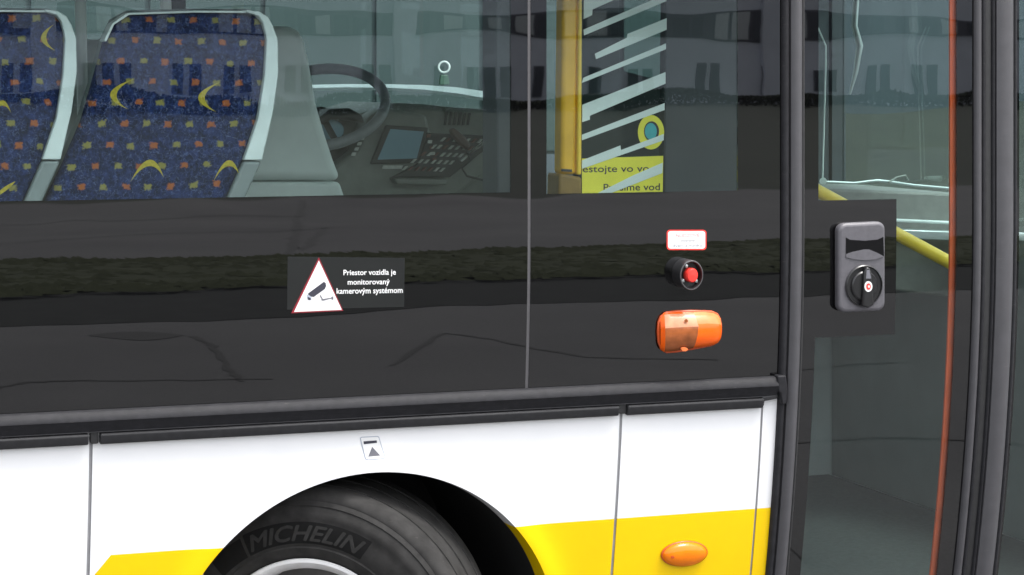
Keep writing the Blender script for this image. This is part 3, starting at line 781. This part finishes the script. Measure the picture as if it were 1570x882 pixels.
# ---- orange side marker lamp: faceted lens on a base
def lamp():
    base = [(1006, 508), (1007, 494), (1011, 484), (1020, 477.5), (1036, 475.5), (1060, 475), (1090, 476), (1099, 480), (1103.5, 488), (1104.5, 500), (1103.5, 512), (1099, 523), (1090, 530), (1062, 535.5), (1036, 540), (1020, 541), (1011, 535), (1007, 524)]
    b = plate('marker_lamp', base, 0, .010, M['amber_base'], bevel=.003)
    cs = [(1009, 486, 535, .35), (1015, 479, 539.5, .75), (1024, 477, 539.5, .88), (1060, 476.5, 534.5, 1), (1061, 476.5, 534.5, 1), (1078, 476.5, 531.5, 1), (1090, 478, 529.5, .93), (1097, 481, 526, .78), (1101, 486, 521, .55), (1103, 493, 513, .28)]
    rows = [(0, .006), (.05, .016), (.14, .026), (.30, .036), (.36, .0385), (.58, .040), (.80, .037), (.91, .027), (.97, .016), (1, .006)]
    v = []; f = []; mi = []
    for x0_, y0, y1, sc_ in cs:
        for t, o in rows:
            oo = .006+(o-.006)*sc_; x = x0_+(5-14*abs(t-.42) if x0_ in (1060, 1061) else 0); v.append(S(*sxz(x-oo*150+2.5, y0+(y1-y0)*t), oo))
    K = len(rows)
    for i in range(len(cs)-1):
        for k in range(K-1):
            f.append((i*K+k, i*K+k+1, (i+1)*K+k+1, (i+1)*K+k))
            mi.append((3 if k < 4 else 2) if 1 <= i <= 3 and 0 < k < K-2 else (1 if k < 3 and i > 3 else 0))  # upper facets get the paler colours: painted sky reflection
    build('lens', v, f, [M['amber_red'], M['amber_hi'], M['amber_lo'], M['amber_win']], b, True, mats=mi)
    plate('bulb', ellipse(1041, 532, 5, 3, 14), .030, .037, M['amber_hi'], b)
    plate('lens_screw', ellipse(1044, 489, 2.2, 2.6, 12), .033, .036, M['amber_lo'], b)
lamp()
# ---- oval amber lamp on the yellow
def oval():
    pts = [((1048.5, 848.5), 36, 19.5)]
    (cx, cy), rx, ry = pts[0]
    b = plate('oval_lamp', ellipse(cx, cy, rx, ry, 36, R(-6)), 0, .006, M['amber_base'], bevel=.002)
    v = []; f = []; ks = [(1-.06, .006), (.9, .013), (.75, .019), (.5, .024), (.25, .026)]; n = 36
    for k, o in ks:
        for p in ellipse(cx, cy, rx*k, ry*k, n, R(-6)): v.append(S(*sxz(*p), o))
    for j in range(len(ks)-1):
        for i in range(n): f.append((j*n+i, j*n+(i+1) % n, (j+1)*n+(i+1) % n, (j+1)*n+i))
    f.append(tuple((len(ks)-1)*n+i for i in range(n)))
    f = [tuple(reversed(t)) for t in f]
    build('lens', v, f, M['amber'], b, True)
    for ex in (-22, 16): plate('lens_screw', ellipse(cx+ex, cy-1-ex*.1, 2.4, 2, 12), .016, .023, M['amber_base'], b)
oval()

# ---- CCTV sticker
stk = plate('camera_sticker', [(441, 393.5), (620.5, 395.5), (619.5, 470.5), (440, 475)], .0003, .0006, M['film'])
plate('triangle_border', [(488.7, 394.5), (446.3, 480.4), (526.2, 476.6)], .0008, .0010, M['redprint'], stk)
plate('triangle', [(488.7, 399.5), (450.5, 478.4), (523.8, 475)], .0012, .0014, M['white'], stk)
z8 = lambda L: [(430+x*.1338, 380+y*.1338) for x, y in L]
plate('camera_icon', z8([(495, 390), (516, 402), (521, 438), (508, 470), (380, 562), (350, 560), (312, 532), (318, 520)]), .0016, .0018, M['print'], stk)
plate('camera_lens', z8([(300, 535), (352, 560), (356, 592), (330, 602), (305, 585)]), .0016, .0018, M['silver'], stk)
plate('camera_lens', z8([(308, 562), (345, 575), (345, 596), (318, 598)]), .0019, .0021, M['print'], stk)
plate('camera_arm', z8([(446, 545), (458, 540), (484, 586), (580, 570), (582, 560), (604, 556), (604, 595), (586, 592), (582, 580), (488, 606), (466, 600), (470, 588)]), .0016, .0018, M['greyprint'], stk)
lettering('lettering', 'Priestor vozidla je', 526.5, 422, 80, 8.2, M['white'], on_side(.0014), stk, -.012, bold=.22)
lettering('lettering', 'monitorovaný', 533, 436.5, 64, 8.2, M['white'], on_side(.0014), stk, -.012, bold=.22)
lettering('lettering', 'kamerovým systémom', 516, 450.5, 101, 8.6, M['white'], on_side(.0014), stk, -.015, bold=.22)

# ---- jacking point sticker, following the flare of the arch
def arch_plate(name, pix, o, mat, parent):
    P = [sxz(*p) for p in pix]
    if area2(P) < 0: P.reverse()
    Q = []
    for a, b in zip(P, P[1:]+P[:1]):
        n = max(1, int(math.hypot(a[0]-b[0], a[1]-b[1])/.006)); Q += [(a[0]+(b[0]-a[0])*i/n, a[1]+(b[1]-a[1])*i/n) for i in range(n)]
    cx = sum(p[0] for p in Q)/len(Q); cz = sum(p[1] for p in Q)/len(Q); n = len(Q); K = 5
    v = [SA(cx+(x-cx)*(K-k)/K, cz+(z-cz)*(K-k)/K, o) for k in range(K) for x, z in Q]+[SA(cx, cz, o)]
    f = [(k*n+i, k*n+(i+1) % n, (k+1)*n+(i+1) % n, (k+1)*n+i) for k in range(K-1) for i in range(n)]
    f += [((K-1)*n+i, (K-1)*n+(i+1) % n, K*n) for i in range(n)]
    return build(name, v, f, mat, parent, True)
jk = arch_plate('jack_point_sticker', [(551.5, 671.5), (554, 669.8), (578, 668.5), (581, 669.5), (590, 700), (588, 702.5), (562, 704.5), (558.5, 703)], .0008, M['silver'], bus)
arch_plate('sticker_face', [(553, 672), (555, 670.9), (577.6, 669.7), (580, 670.7), (588.6, 699.8), (587, 701.4), (563, 703.3), (560, 702.2)], .0014, M['white'], jk)
z2 = lambda L: [(280+x*.2803, 640+y*.2803) for x, y in L]
arch_plate('bar_mark', z2([(988, 130), (1060, 125), (1062, 138), (990, 146)]), .0020, M['print'], jk)
arch_plate('triangle_mark', z2([(1035, 160), (1077, 205), (1011, 211)]), .0020, M['greyprint'], jk)

# ---- front wheel, steered
WC = Vector((at(503, 1005, .16).x, .225, .438)); PHI = R(30)
wax = Vector((-math.sin(PHI), -math.cos(PHI), 0)); wrt = Vector((math.cos(PHI), -math.sin(PHI), 0))
def on_wheel(ox, oz, h): return WC+wrt*ox+Vector((0, 0, 1))*oz+wax*h
hub = lathe('front_wheel', [(.245, -.03), (.20, -.06), (.165, -.05), (.15, .0), (.10, .02), (.0005, .03)], M['hub'], bus, on_wheel, 48)
TR = .440
tprof = [(.25, -.16), (.33, -.20), (.40, -.19), (.428, -.165), (TR, -.125), (TR, -.085), (.431, -.083), (.431, -.075), (TR, -.073), (TR, -.005), (.431, -.003), (.431, .007), (TR, .009), (TR, .085), (.431, .087), (.431, .095), (TR, .097), (TR-.001, .120), (.434, .135), (.424, .147), (.412, .151), (.409, .1505), (.398, .157), (.394, .155), (.380, .160), (.366, .1625), (.362, .1605),
         (.345, .162), (.31, .160), (.292, .155), (.288, .157), (.27, .150), (.258, .140), (.25, .12), (.245, -.03)]
lathe('tyre', tprof, M['tyre'], hub, on_wheel, 120)
lathe('rim', [(.240, -.03), (.236, .09), (.246, .128), (.255, .138), (.259, .146), (.257, .150), (.249, .150), (.243, .142), (.228, .12), (.222, .05), (.215, -.04)], M['rim'], hub, on_wheel, 96)
for k in range(10):
    a = 2*math.pi*k/10; cx_, cz_ = .135*math.cos(a), .135*math.sin(a)
    lathe('wheel_nut', [(.016, .0), (.016, .035), (.012, .04), (.0005, .04)], M['rim'], hub, lambda ox, oz, h, cx_=cx_, cz_=cz_: on_wheel(ox+cx_, oz+cz_, h), 8)
def sw(r):                                           # sidewall height at radius r
    pr = sorted(tprof[19:33]); 
    for (r0, h0), (r1, h1) in zip(pr, pr[1:]):
        if r0 <= r <= r1: return h0+(h1-h0)*(r-r0)/(r1-r0)
    return .15
def arc_pt(a, r, e): return on_wheel(r*math.sin(a), r*math.cos(a), sw(r)+e)
def arc_patch(name, a0, a1, r0, r1, e, mat):
    v = []; f = []; n = 30
    for i in range(n+1):
        a = a0+(a1-a0)*i/n
        for j in range(5): v.append(arc_pt(a+.02*(j/4-.5), r0+(r1-r0)*j/4, e))
    for i in range(n):
        for j in range(4): f.append((i*5+j, i*5+j+1, (i+1)*5+j+1, (i+1)*5+j))
    build(name, v, f, mat, hub, True)
A0, A1 = R(-27), R(27)
arc_patch('lettering_field', A0-R(1.5), A1+R(2), .300, .356, .0008, M['tyre_dark'])
arc_patch('lettering_field', A0-R(19), A0-R(3), .300, .352, .0008, M['tyre_dark'])
arc_patch('sidewall_line', A0-R(1), A1, .296, .2985, .0012, M['tyre_text'])
def tyre_text():
    P, Fc = text_2d('MICHELIN'); v = []
    for x, y in P:
        a = A0+R(1)+(A1-A0-R(2))*x; r = .306+y*.040; v.append(arc_pt(a+.14*(y-.5)*.12/.3, r, .0022))
    n = len(v); v2, f2 = [], []
    for k, (dx, dr) in enumerate(((-.006, 0), (.006, 0), (0, .0014), (0, -.0014))):
        b = len(v2)
        for x, y in P:
            a = A0+R(1)+(A1-A0-R(2))*(x+dx); rr = .308+y*.040+dr; v2.append(arc_pt(a+.05*(y-.5), rr, .0022+k*.0001))
        f2 += [tuple(i+b for i in t) for t in Fc]
    build('tyre_lettering', v2, f2, M['tyre_text'], hub)
tyre_text()

# ---- body shell that closes the bus: roof, far side, floor, front and back
yN, yF = .06, 2.50
box('roof', xL, xF, yN-.05, yF, 2.78, 2.86, M['white'])
box('cant_rail', xL, xF-.02, .006, .10, ztop+.004, 2.78, M['frit'])
box('ceiling', xL+.05, xF-.05, .12, yF-.05, 2.60, 2.64, M['inner'])
box('floor', xL+.02, ACX-AR-.03, .13, yF-.04, .32, .36, M['floor'])
box('floor', ACX-AR-.028, ACX+AR+.028, .98, yF-.04, .32, .36, M['floor'])
box('floor', ACX+AR+.03, xF-.065, .13, yF-.04, .32, .36, M['floor'])
box('rear_bulkhead', xL, xL+.04, .12, yF-.04, .37, 2.59, M['inner'])
box('inner_side_lining', xL+.05, X['pil0']-.01, .05, .075, .97, zwin1-.06, M['innerdark'])
box('underbody', xL, ACX-AR-.08, .14, yF-.1, .25, .315, M['housing'])
# far side: wall, posts, window panes
box('far_wall', xL, xF-.03, yF-.04, yF, .25, 1.32, M['inner'])
box('far_cant_rail', xL, xF-.03, yF-.04, yF, 2.36, 2.779, M['inner'])
posts = [xL+.04, -2.0, .5, 1.62, 3.32, 4.2]
for x in posts: box('far_post', x-.035, x+.035, yF-.05, yF, 1.321, 2.359, M['innerdark'], bevel=.008)
for a, b in zip(posts, posts[1:]): box('far_window', a+.036, b-.036, yF-.03, yF-.024, 1.322, 2.358, M['glass_far'])
# front: windscreen, lower front, wiper
box('front_lining', xF-.06, xF-.045, .14, yF-.06, .362, 1.38, M['liningfront'])
box('front_panel', xF-.04, xF+.02, .12, yF-.02, .27, 1.40, M['white'], bevel=.02)
box('front_header', xF-.04, xF+.02, .12, yF-.02, 2.45, 2.779, M['frit'])
box('windscreen', xF-.014, xF-.006, .16, yF-.06, 1.401, 2.449, M['glass_far'])
for y in (.10, yF-.06): box('windscreen_post', xF-.06, xF-.0, y, y+.055, 1.401, 2.449, M['innerdark'])

# ================================================================== BUS INSIDE
# passenger seats: padded back, pale side trim, darker shell
def curve_strip(name, outer, inner, Y0, Y1, mat, parent, bevel=.012):
    return slab(name, outer+list(reversed(inner)), Y0, Y1, mat, parent, bevel, seg=3)
def crescent(t1, mid, t2, thick, Y, parent):
    c = (2*mid[0]-(t1[0]+t2[0])/2, 2*mid[1]-(t1[1]+t2[1])/2); m = ((t1[0]+t2[0])/2, (t1[1]+t2[1])/2)
    L = math.hypot(m[0]-mid[0], m[1]-mid[1]); k = 2*thick/L
    c2 = (c[0]+(m[0]-mid[0])*k, c[1]+(m[1]-mid[1])*k)
    bz = lambda a, b, d, t: ((1-t)**2*a[0]+2*t*(1-t)*b[0]+t*t*d[0], (1-t)**2*a[1]+2*t*(1-t)*b[1]+t*t*d[1])
    P = [bz(t1, c, t2, i/12) for i in range(13)]+[bz(t1, c2, t2, i/12) for i in range(11, 0, -1)]
    slab('crescent_motif', P, Y-.0022, Y-.0006, M['motif'], parent)
def seat(dx, dy, Y, motifs, label=None):
    sh = lambda L: [(x+dx, y+dy) for x, y in L]
    out = [(28, 430), (74, 303), (100, 250), (128, 185), (148, 115), (162, 64), (176, 34), (200, 21), (300, 18), (380, 19), (403, 28), (412, 54), (408, 115), (397, 182), (376, 246), (350, 303), (292, 430)]
    shell_o = [(16, 432), (64, 303), (92, 246), (121, 180), (142, 112), (156, 60), (171, 30), (196, 16), (300, 13), (384, 14), (410, 24), (420, 54), (416, 120), (404, 190), (384, 252), (358, 308), (300, 432)]
    s = slab('passenger_seat', sh(shell_o), Y+.075, Y+.13, M['shelldark'], bus, .02, label=label, seg=3)
    slab('padded_back', sh(out), Y, Y+.08, M['fabric'], s, .028, seg=4)
    o1 = [(378, 15), (398, 18), (411, 26), (419, 40), (426, 60), (427, 112), (419, 172), (402, 246)]
    i1 = [(378, 19), (396, 24), (403, 34), (407, 50), (409, 62), (406, 116), (396, 182), (374, 246)]
    curve_strip('side_trim', sh(o1), sh(i1), Y-.012, Y+.085, M['shellgrey'], s, .008)
    curve_strip('lower_side_trim', sh([(402, 247.5), (377, 303), (322, 430)]), sh([(374, 247.5), (350, 303), (294, 430)]), Y-.008, Y+.085, M['shelldark'], s, .008)
    curve_strip('edge_piping', sh([(160, 62), (172, 36), (196, 20), (300, 16.5), (378, 17)]), sh([(163, 64), (175, 38), (198, 23), (300, 19.5), (378, 20)]), Y-.003, Y+.07, M['shellgrey'], s, .001)
    box('seat_base', at(120+dx, 300, Y).x, at(330+dx, 300, Y).x, Y-.12, Y+.10, .60, .95, M['shelldark'], s, .03)
    for t1, mid, t2, th in motifs: crescent(t1, mid, t2, th, Y, s)
YS = .34
seat(0, 0, YS, [((206, 121), (169, 144), (197, 168), 10), ((338, 126), (304, 149), (332, 172), 10), ((200, 279), (229, 245), (251, 272), 10), ((328, 277), (350, 246), (367, 268), 9)])
seat(-309, -1, YS, [((82, 38), (63, 59), (85, 78), 8), ((-12, 178), (3, 154), (17, 173), 8), ((-8, 303), (4, 289), (24, 278), 7)])
seat(-618, -2, YS, [])
# grab poles behind the seats
for px, Y in ((243, .75), (112, .85)):
    p0 = at(px, 100, Y); tube('grab_pole', [(p0.x+.10, p0.y, 2.6), (p0.x+.02, p0.y, 2.16), (p0.x+.06, p0.y, .36)], .016, M['brightwhite'], seg=12)
box('luggage_box', at(105, 50, 1.9).x, at(238, 50, 1.9).x, 1.9, 2.3, .36, at(105, 60, 1.9).z, M['inner'], bevel=.04)
# driver's seat
ds = slab('driver_seat', [(396, 60), (408, 46), (425, 40), (447, 41), (460, 48), (468, 62), (476, 95), (487, 160), (500, 205), (513, 245), (526, 277.5), (372, 277.5), (392, 180)], 1.35, 1.62, M['driverseat'], bevel=.03, seg=6)
slab('seat_back_base', [(372, 279), (521, 279), (530, 305), (552, 380), (360, 380)], 1.37, 1.60, M['driverseat'], ds, bevel=.012, seg=3)
# steering wheel
sc = at(490, 164, 1.70); nrm = Vector((-.26, -.52, .81)).normalized(); ta = nrm.orthogonal().normalized(); tb = nrm.cross(ta)
def torus(name, c, n, Rr, r, mat, parent):
    a = n.orthogonal().normalized(); b = n.cross(a); v = []; f = []; A, B = 56, 12
    for i in range(A):
        t = 2*math.pi*i/A; d = a*math.cos(t)+b*math.sin(t)
        for k in range(B):
            s = 2*math.pi*k/B; v.append(c+d*(Rr+r*math.cos(s))+n*r*math.sin(s))
    for i in range(A):
        for k in range(B): f.append((i*B+k, ((i+1) % A)*B+k, ((i+1) % A)*B+(k+1) % B, i*B+(k+1) % B))
    return build(name, v, f, mat, parent, True)
stw = torus('steering_wheel', sc, nrm, .218, .0180, M['wheelgrip'], bus)
lathe('wheel_hub', [(.030, -.06), (.030, -.03), (.022, -.015), (.0005, -.015)], M['dashdark'], stw, lambda x, y, h: sc+ta*x+tb*y+nrm*h, 20)
left_ = Vector((-.94, .34, 0)); left_ = (left_-nrm*left_.dot(nrm)).normalized(); down_ = nrm.cross(left_)
if down_.z > 0: down_ = -down_
for t in (-.35, .9, 1.9):
    d = left_*math.cos(t)+down_*math.sin(t); v, f = tube_vf([sc+d*.03-nrm*.02, sc+d*.12-nrm*.012, sc+d*.21], .011, 8); build('wheel_spoke', v, f, M['dashdark'], stw, True)
tube('steering_column', [sc-nrm*.05, sc-nrm*.30+Vector((.12, 0, -.12)), sc-nrm*.5+Vector((.25, .0, -.5))], .045, M['dashdark'])
# dashboard
dsh = slab('dashboard', [(470, 205), (520, 185), (560, 172), (610, 158), (650, 160), (700, 165), (752, 168), (752, 330), (470, 330)], 1.78, 2.42, M['dash'], bevel=.02, seg=3)
slab('console', [(505, 262), (548, 228), (566, 178), (590, 164), (655, 178), (660, 205), (752, 208), (750, 262), (700, 300), (505, 320)], 1.66, 1.78, M['dash'], dsh, bevel=.012)
slab('gauge', ellipse(506, 200, 22, 17, 20), 1.655, 1.70, M['screen'], dsh, bevel=.004)
slab('screen_bezel', [(592, 192), (657, 196), (646, 250), (568, 252)], 1.645, 1.662, M['dashdark'], dsh, bevel=.004)
slab('display_screen', [(599, 198), (650, 202), (639, 243), (579, 245)], 1.640, 1.6445, M['screen'], dsh)
slab('switch_panel', [(657, 204), (752, 208), (752, 224), (690, 272), (602, 272), (640, 252)], 1.640, 1.66, M['dashdark'], dsh, bevel=.003)
rk = random.Random(2)
for r_ in range(5):
    for c_ in range(8):
        x0 = 674+c_*9.6-r_*14.5+rk.uniform(-1, 1); y0 = 211+r_*11.0+c_*.4
        if x0+11 > 750-r_*15: continue
        slab('switch', [(x0+6, y0), (x0+10, y0), (x0+4, y0+6), (x0, y0+6)], 1.630, 1.640, M['keyred'] if rk.random() < .35 else M['key'], dsh, bevel=.001)
for x0, y0 in ((706, 246), (718, 236), (731, 226)):
    slab('switch_rail', [(x0, y0), (x0+22, y0-18), (x0+25, y0-17), (x0+3, y0+2)], 1.626, 1.640, M['key'], dsh)
slab('handset', [(690, 198), (698, 196), (716, 212), (724, 226), (716, 230), (704, 220), (694, 208)], 1.60, 1.63, M['handset'], dsh, bevel=.008)
build('handset_cable', *tube_vf([at(714, 229, 1.62), at(722, 246, 1.615), at(708, 258, 1.61), at(716, 270, 1.615), at(740, 276, 1.62), at(752, 290, 1.63)], .004, 8), M['dashdark'], dsh, True)
slab('instrument_hood', [(486, 184), (506, 168), (536, 166), (556, 176), (560, 190), (536, 184), (508, 184), (490, 194)], 1.60, 1.79, M['dashdark'], dsh, bevel=.01)
slab('coin_tray', [(604, 274), (690, 275), (684, 284), (610, 283)], 1.60, 1.66, M['dash'], dsh, bevel=.004)
for k in range(5): slab('side_button', [(655+k*2.2, 206+k*9), (661+k*2.2, 206+k*9), (660+k*2.2, 211+k*9), (654+k*2.2, 211+k*9)], 1.632, 1.640, M['key'] if k % 2 else M['keyred'], dsh, bevel=.001)
slab('label_strip', [(588, 254), (618, 254), (616, 259), (586, 259)], 1.640, 1.644, M['key'], dsh)
for k in range(6): slab('air_slot', [(684+k*7, 171+k*.5), (687+k*7, 171+k*.5), (684+k*7, 192), (681+k*7, 192)], 1.772, 1.779, M['dashdark'], dsh)
for k in range(7): slab('marking', [(567-k*4.4, 186+k*8), (573-k*4.4, 186+k*8), (571-k*4.4, 191+k*8), (565-k*4.4, 191+k*8)], 1.654, 1.6585, M['key'], dsh)
# ribbon added outside the driver's window, tilted to catch skylight like a lit sill
def sill_ribbon():
    L = ((462, 133, 5), (530, 131.5, 5), (600, 132, 5.5), (650, 134, 7), (700, 138.5, 9), (735, 144, 10), (778, 151, 11)); v = []; f = []
    for x, y, h in L:
        a = at(x, y-h/2, 2.56); b = at(x, y+h/2, 2.53); v += [a, b, b+Vector((0, .02, -.01)), a+Vector((0, .02, -.012))]
    for i in range(len(L)-1):
        for k in range(4): f.append((i*4+k, i*4+(k+1) % 4, (i+1)*4+(k+1) % 4, (i+1)*4+k))
    f += [(3, 2, 1, 0), tuple(len(v)-4+k for k in range(4))]
    build('sill_line', v, f, M['brightwhite'], bus)
sill_ribbon()
# small ring hanging at the driver's window
hook = torus('window_hook', at(681, 103, .02), Vector((-.5, -1, .1)).normalized(), .0140, .0026, M['pale'], bus)
slab('hook_tab', [(676, 115), (687, 115), (690, 130), (674, 130)], .012, .022, M['greentab'], hook, bevel=.002)
# post behind the end of the first pane, grey panel behind the second
slab('window_post', [(762, -60), (786, -60), (786, 330), (762, 330)], .10, .22, M['innerdark'], bevel=.006)
slab('partition_panel', [(1021, -70), (1150, -70), (1150, 340), (1017, 340)], .42, .46, M['innerdark'], bevel=.006)
slab('cab_panel', [(886, -70), (948, -70), (952, 108), (1026, 126), (1026, 340), (886, 340)], 1.25, 1.30, M['innerdark'], bevel=.006)
# glass partition with its yellow post, frosted stripes and notice
YP = .40
post = slab('grab_post', [(864, -70), (888, -70), (884, 268), (860, 268)], YP-.01, YP+.05, M['ochre'], bevel=.012, seg=4)
slab('post_edge', [(888.5, -70), (893, -70), (892, 268), (885, 268)], YP-.02, YP+.03, M['yellowpost'], post, bevel=.004)
slab('post_clamp', [(858, 266), (893, 272), (892, 330), (856, 330)], YP-.03, YP+.07, M['brown'], post, bevel=.008)
slab('clamp_bolt', [(862, 259), (877, 260), (877, 264), (862, 263)], YP-.016, YP-.008, M['innerdark'], post)
part = slab('glass_partition', [(893.5, -70), (1022, -70), (1016, 330), (892.5, 330)], YP, YP+.008, M['glass_in'])
z6 = lambda L: [(820+x*.3517, y*.3517) for x, y in L]
for L in ([(213, 84), (250, 66), (252, 42), (345, 0), (430, -40), (215, -40)], [(213, 130), (570, -25), (575, 5), (215, 155)], [(262, 235), (402, 165), (405, 148), (575, 80), (575, 130), (268, 258)],
          [(212, 340), (572, 190), (572, 215), (205, 362)], [(207, 458), (570, 315), (570, 365), (240, 505), (240, 522), (207, 533)], [(206, 588), (566, 450), (566, 480), (206, 612)],
          [(206, 700), (373, 635), (376, 655), (562, 585), (562, 612), (206, 736)], [(430, 765), (558, 710), (556, 755), (325, 845), (270, 845)]):
    slab('frosted_stripe', z6(L), YP-.006, YP-.004, M['frost'], part)
sg = slab('notice_board', z6([(206, 692), (560, 680), (556, 940), (206, 940)]), YP-.003, YP-.001, M['signyellow'], part)
slab('badge', z6(ellipse(507, 577, 57, 75, 28)), YP-.0035, YP-.0012, M['signyellow'], part)
slab('badge_ring', z6(ellipse(509, 573, 33, 44, 24)), YP-.0044, YP-.0036, M['print'], part)
slab('badge_centre', z6(ellipse(506, 573, 26, 36, 24)), YP-.0052, YP-.0045, M['teal'], part)
lettering('lettering', 'Nestojte vo vo', 820+168*.3517, 752*.3517, 330*.3517, 30*.3517, M['print'], on_plane(YP-.0034), part, -.01, bold=.2)
lettering('lettering', 'Prosíme vod', 820+300*.3517, 832*.3517, 245*.3517, 30*.3517, M['print'], on_plane(YP-.0034), part, -.01, bold=.2)
# seen through the door: yellow rail, dash shelf, windscreen edge, wiper
v, f = tube_vf([at(1235, 283, 1.0), at(1455, 402, 1.0), at(1500, 426, 1.0)], .022, 12); build('yellow_handrail', v, f, M['railyellow'], bus, True)
slab('entry_shelf', [(1236, 288), (1490, 298), (1490, 460), (1236, 430)], 1.5, 2.3, M['dash'], bevel=.01)
tube('shelf_edge', [at(1330, 336, 1.46), at(1490, 343, 1.46)], .006, M['pale'])
slab('ticket_tray', [(1372, 352), (1490, 356), (1490, 371), (1372, 366)], 1.40, 1.49, M['chrome'], bevel=.004)
tube('windscreen_trim', [at(1253, 40, 2.2), at(1266, 70, 2.2), at(1266, 100, 2.2), at(1261, 279, 2.2)], .0030, M['pale'])
tube('mirror_arm', [at(1314, -20, 2.1), at(1310, 40, 2.1), at(1318, 70, 2.1), at(1312, 110, 2.1), at(1303, 145, 2.1)], [.012, .012, .014, .01, .004], M['chrome'])
wp = tube('wiper', [at(1262, 279, 2.15), at(1310, 281, 2.15), at(1345, 277, 2.15), at(1365, 279, 2.15), at(1400, 284, 2.15), at(1480, 291, 2.15)], [.006, .005, .006, .006, .005, .005], M['chrome'])
build('wiper_pivot', *tube_vf([at(1262, 278, 2.12), at(1262, 278, 2.18)], .014, 12), M['pale'], wp, True)
tube('wiper_hose', [at(1362, 280, 2.13), at(1375, 272, 2.13), at(1388, 269, 2.13), at(1393, 277, 2.13)], .0035, M['dash'])
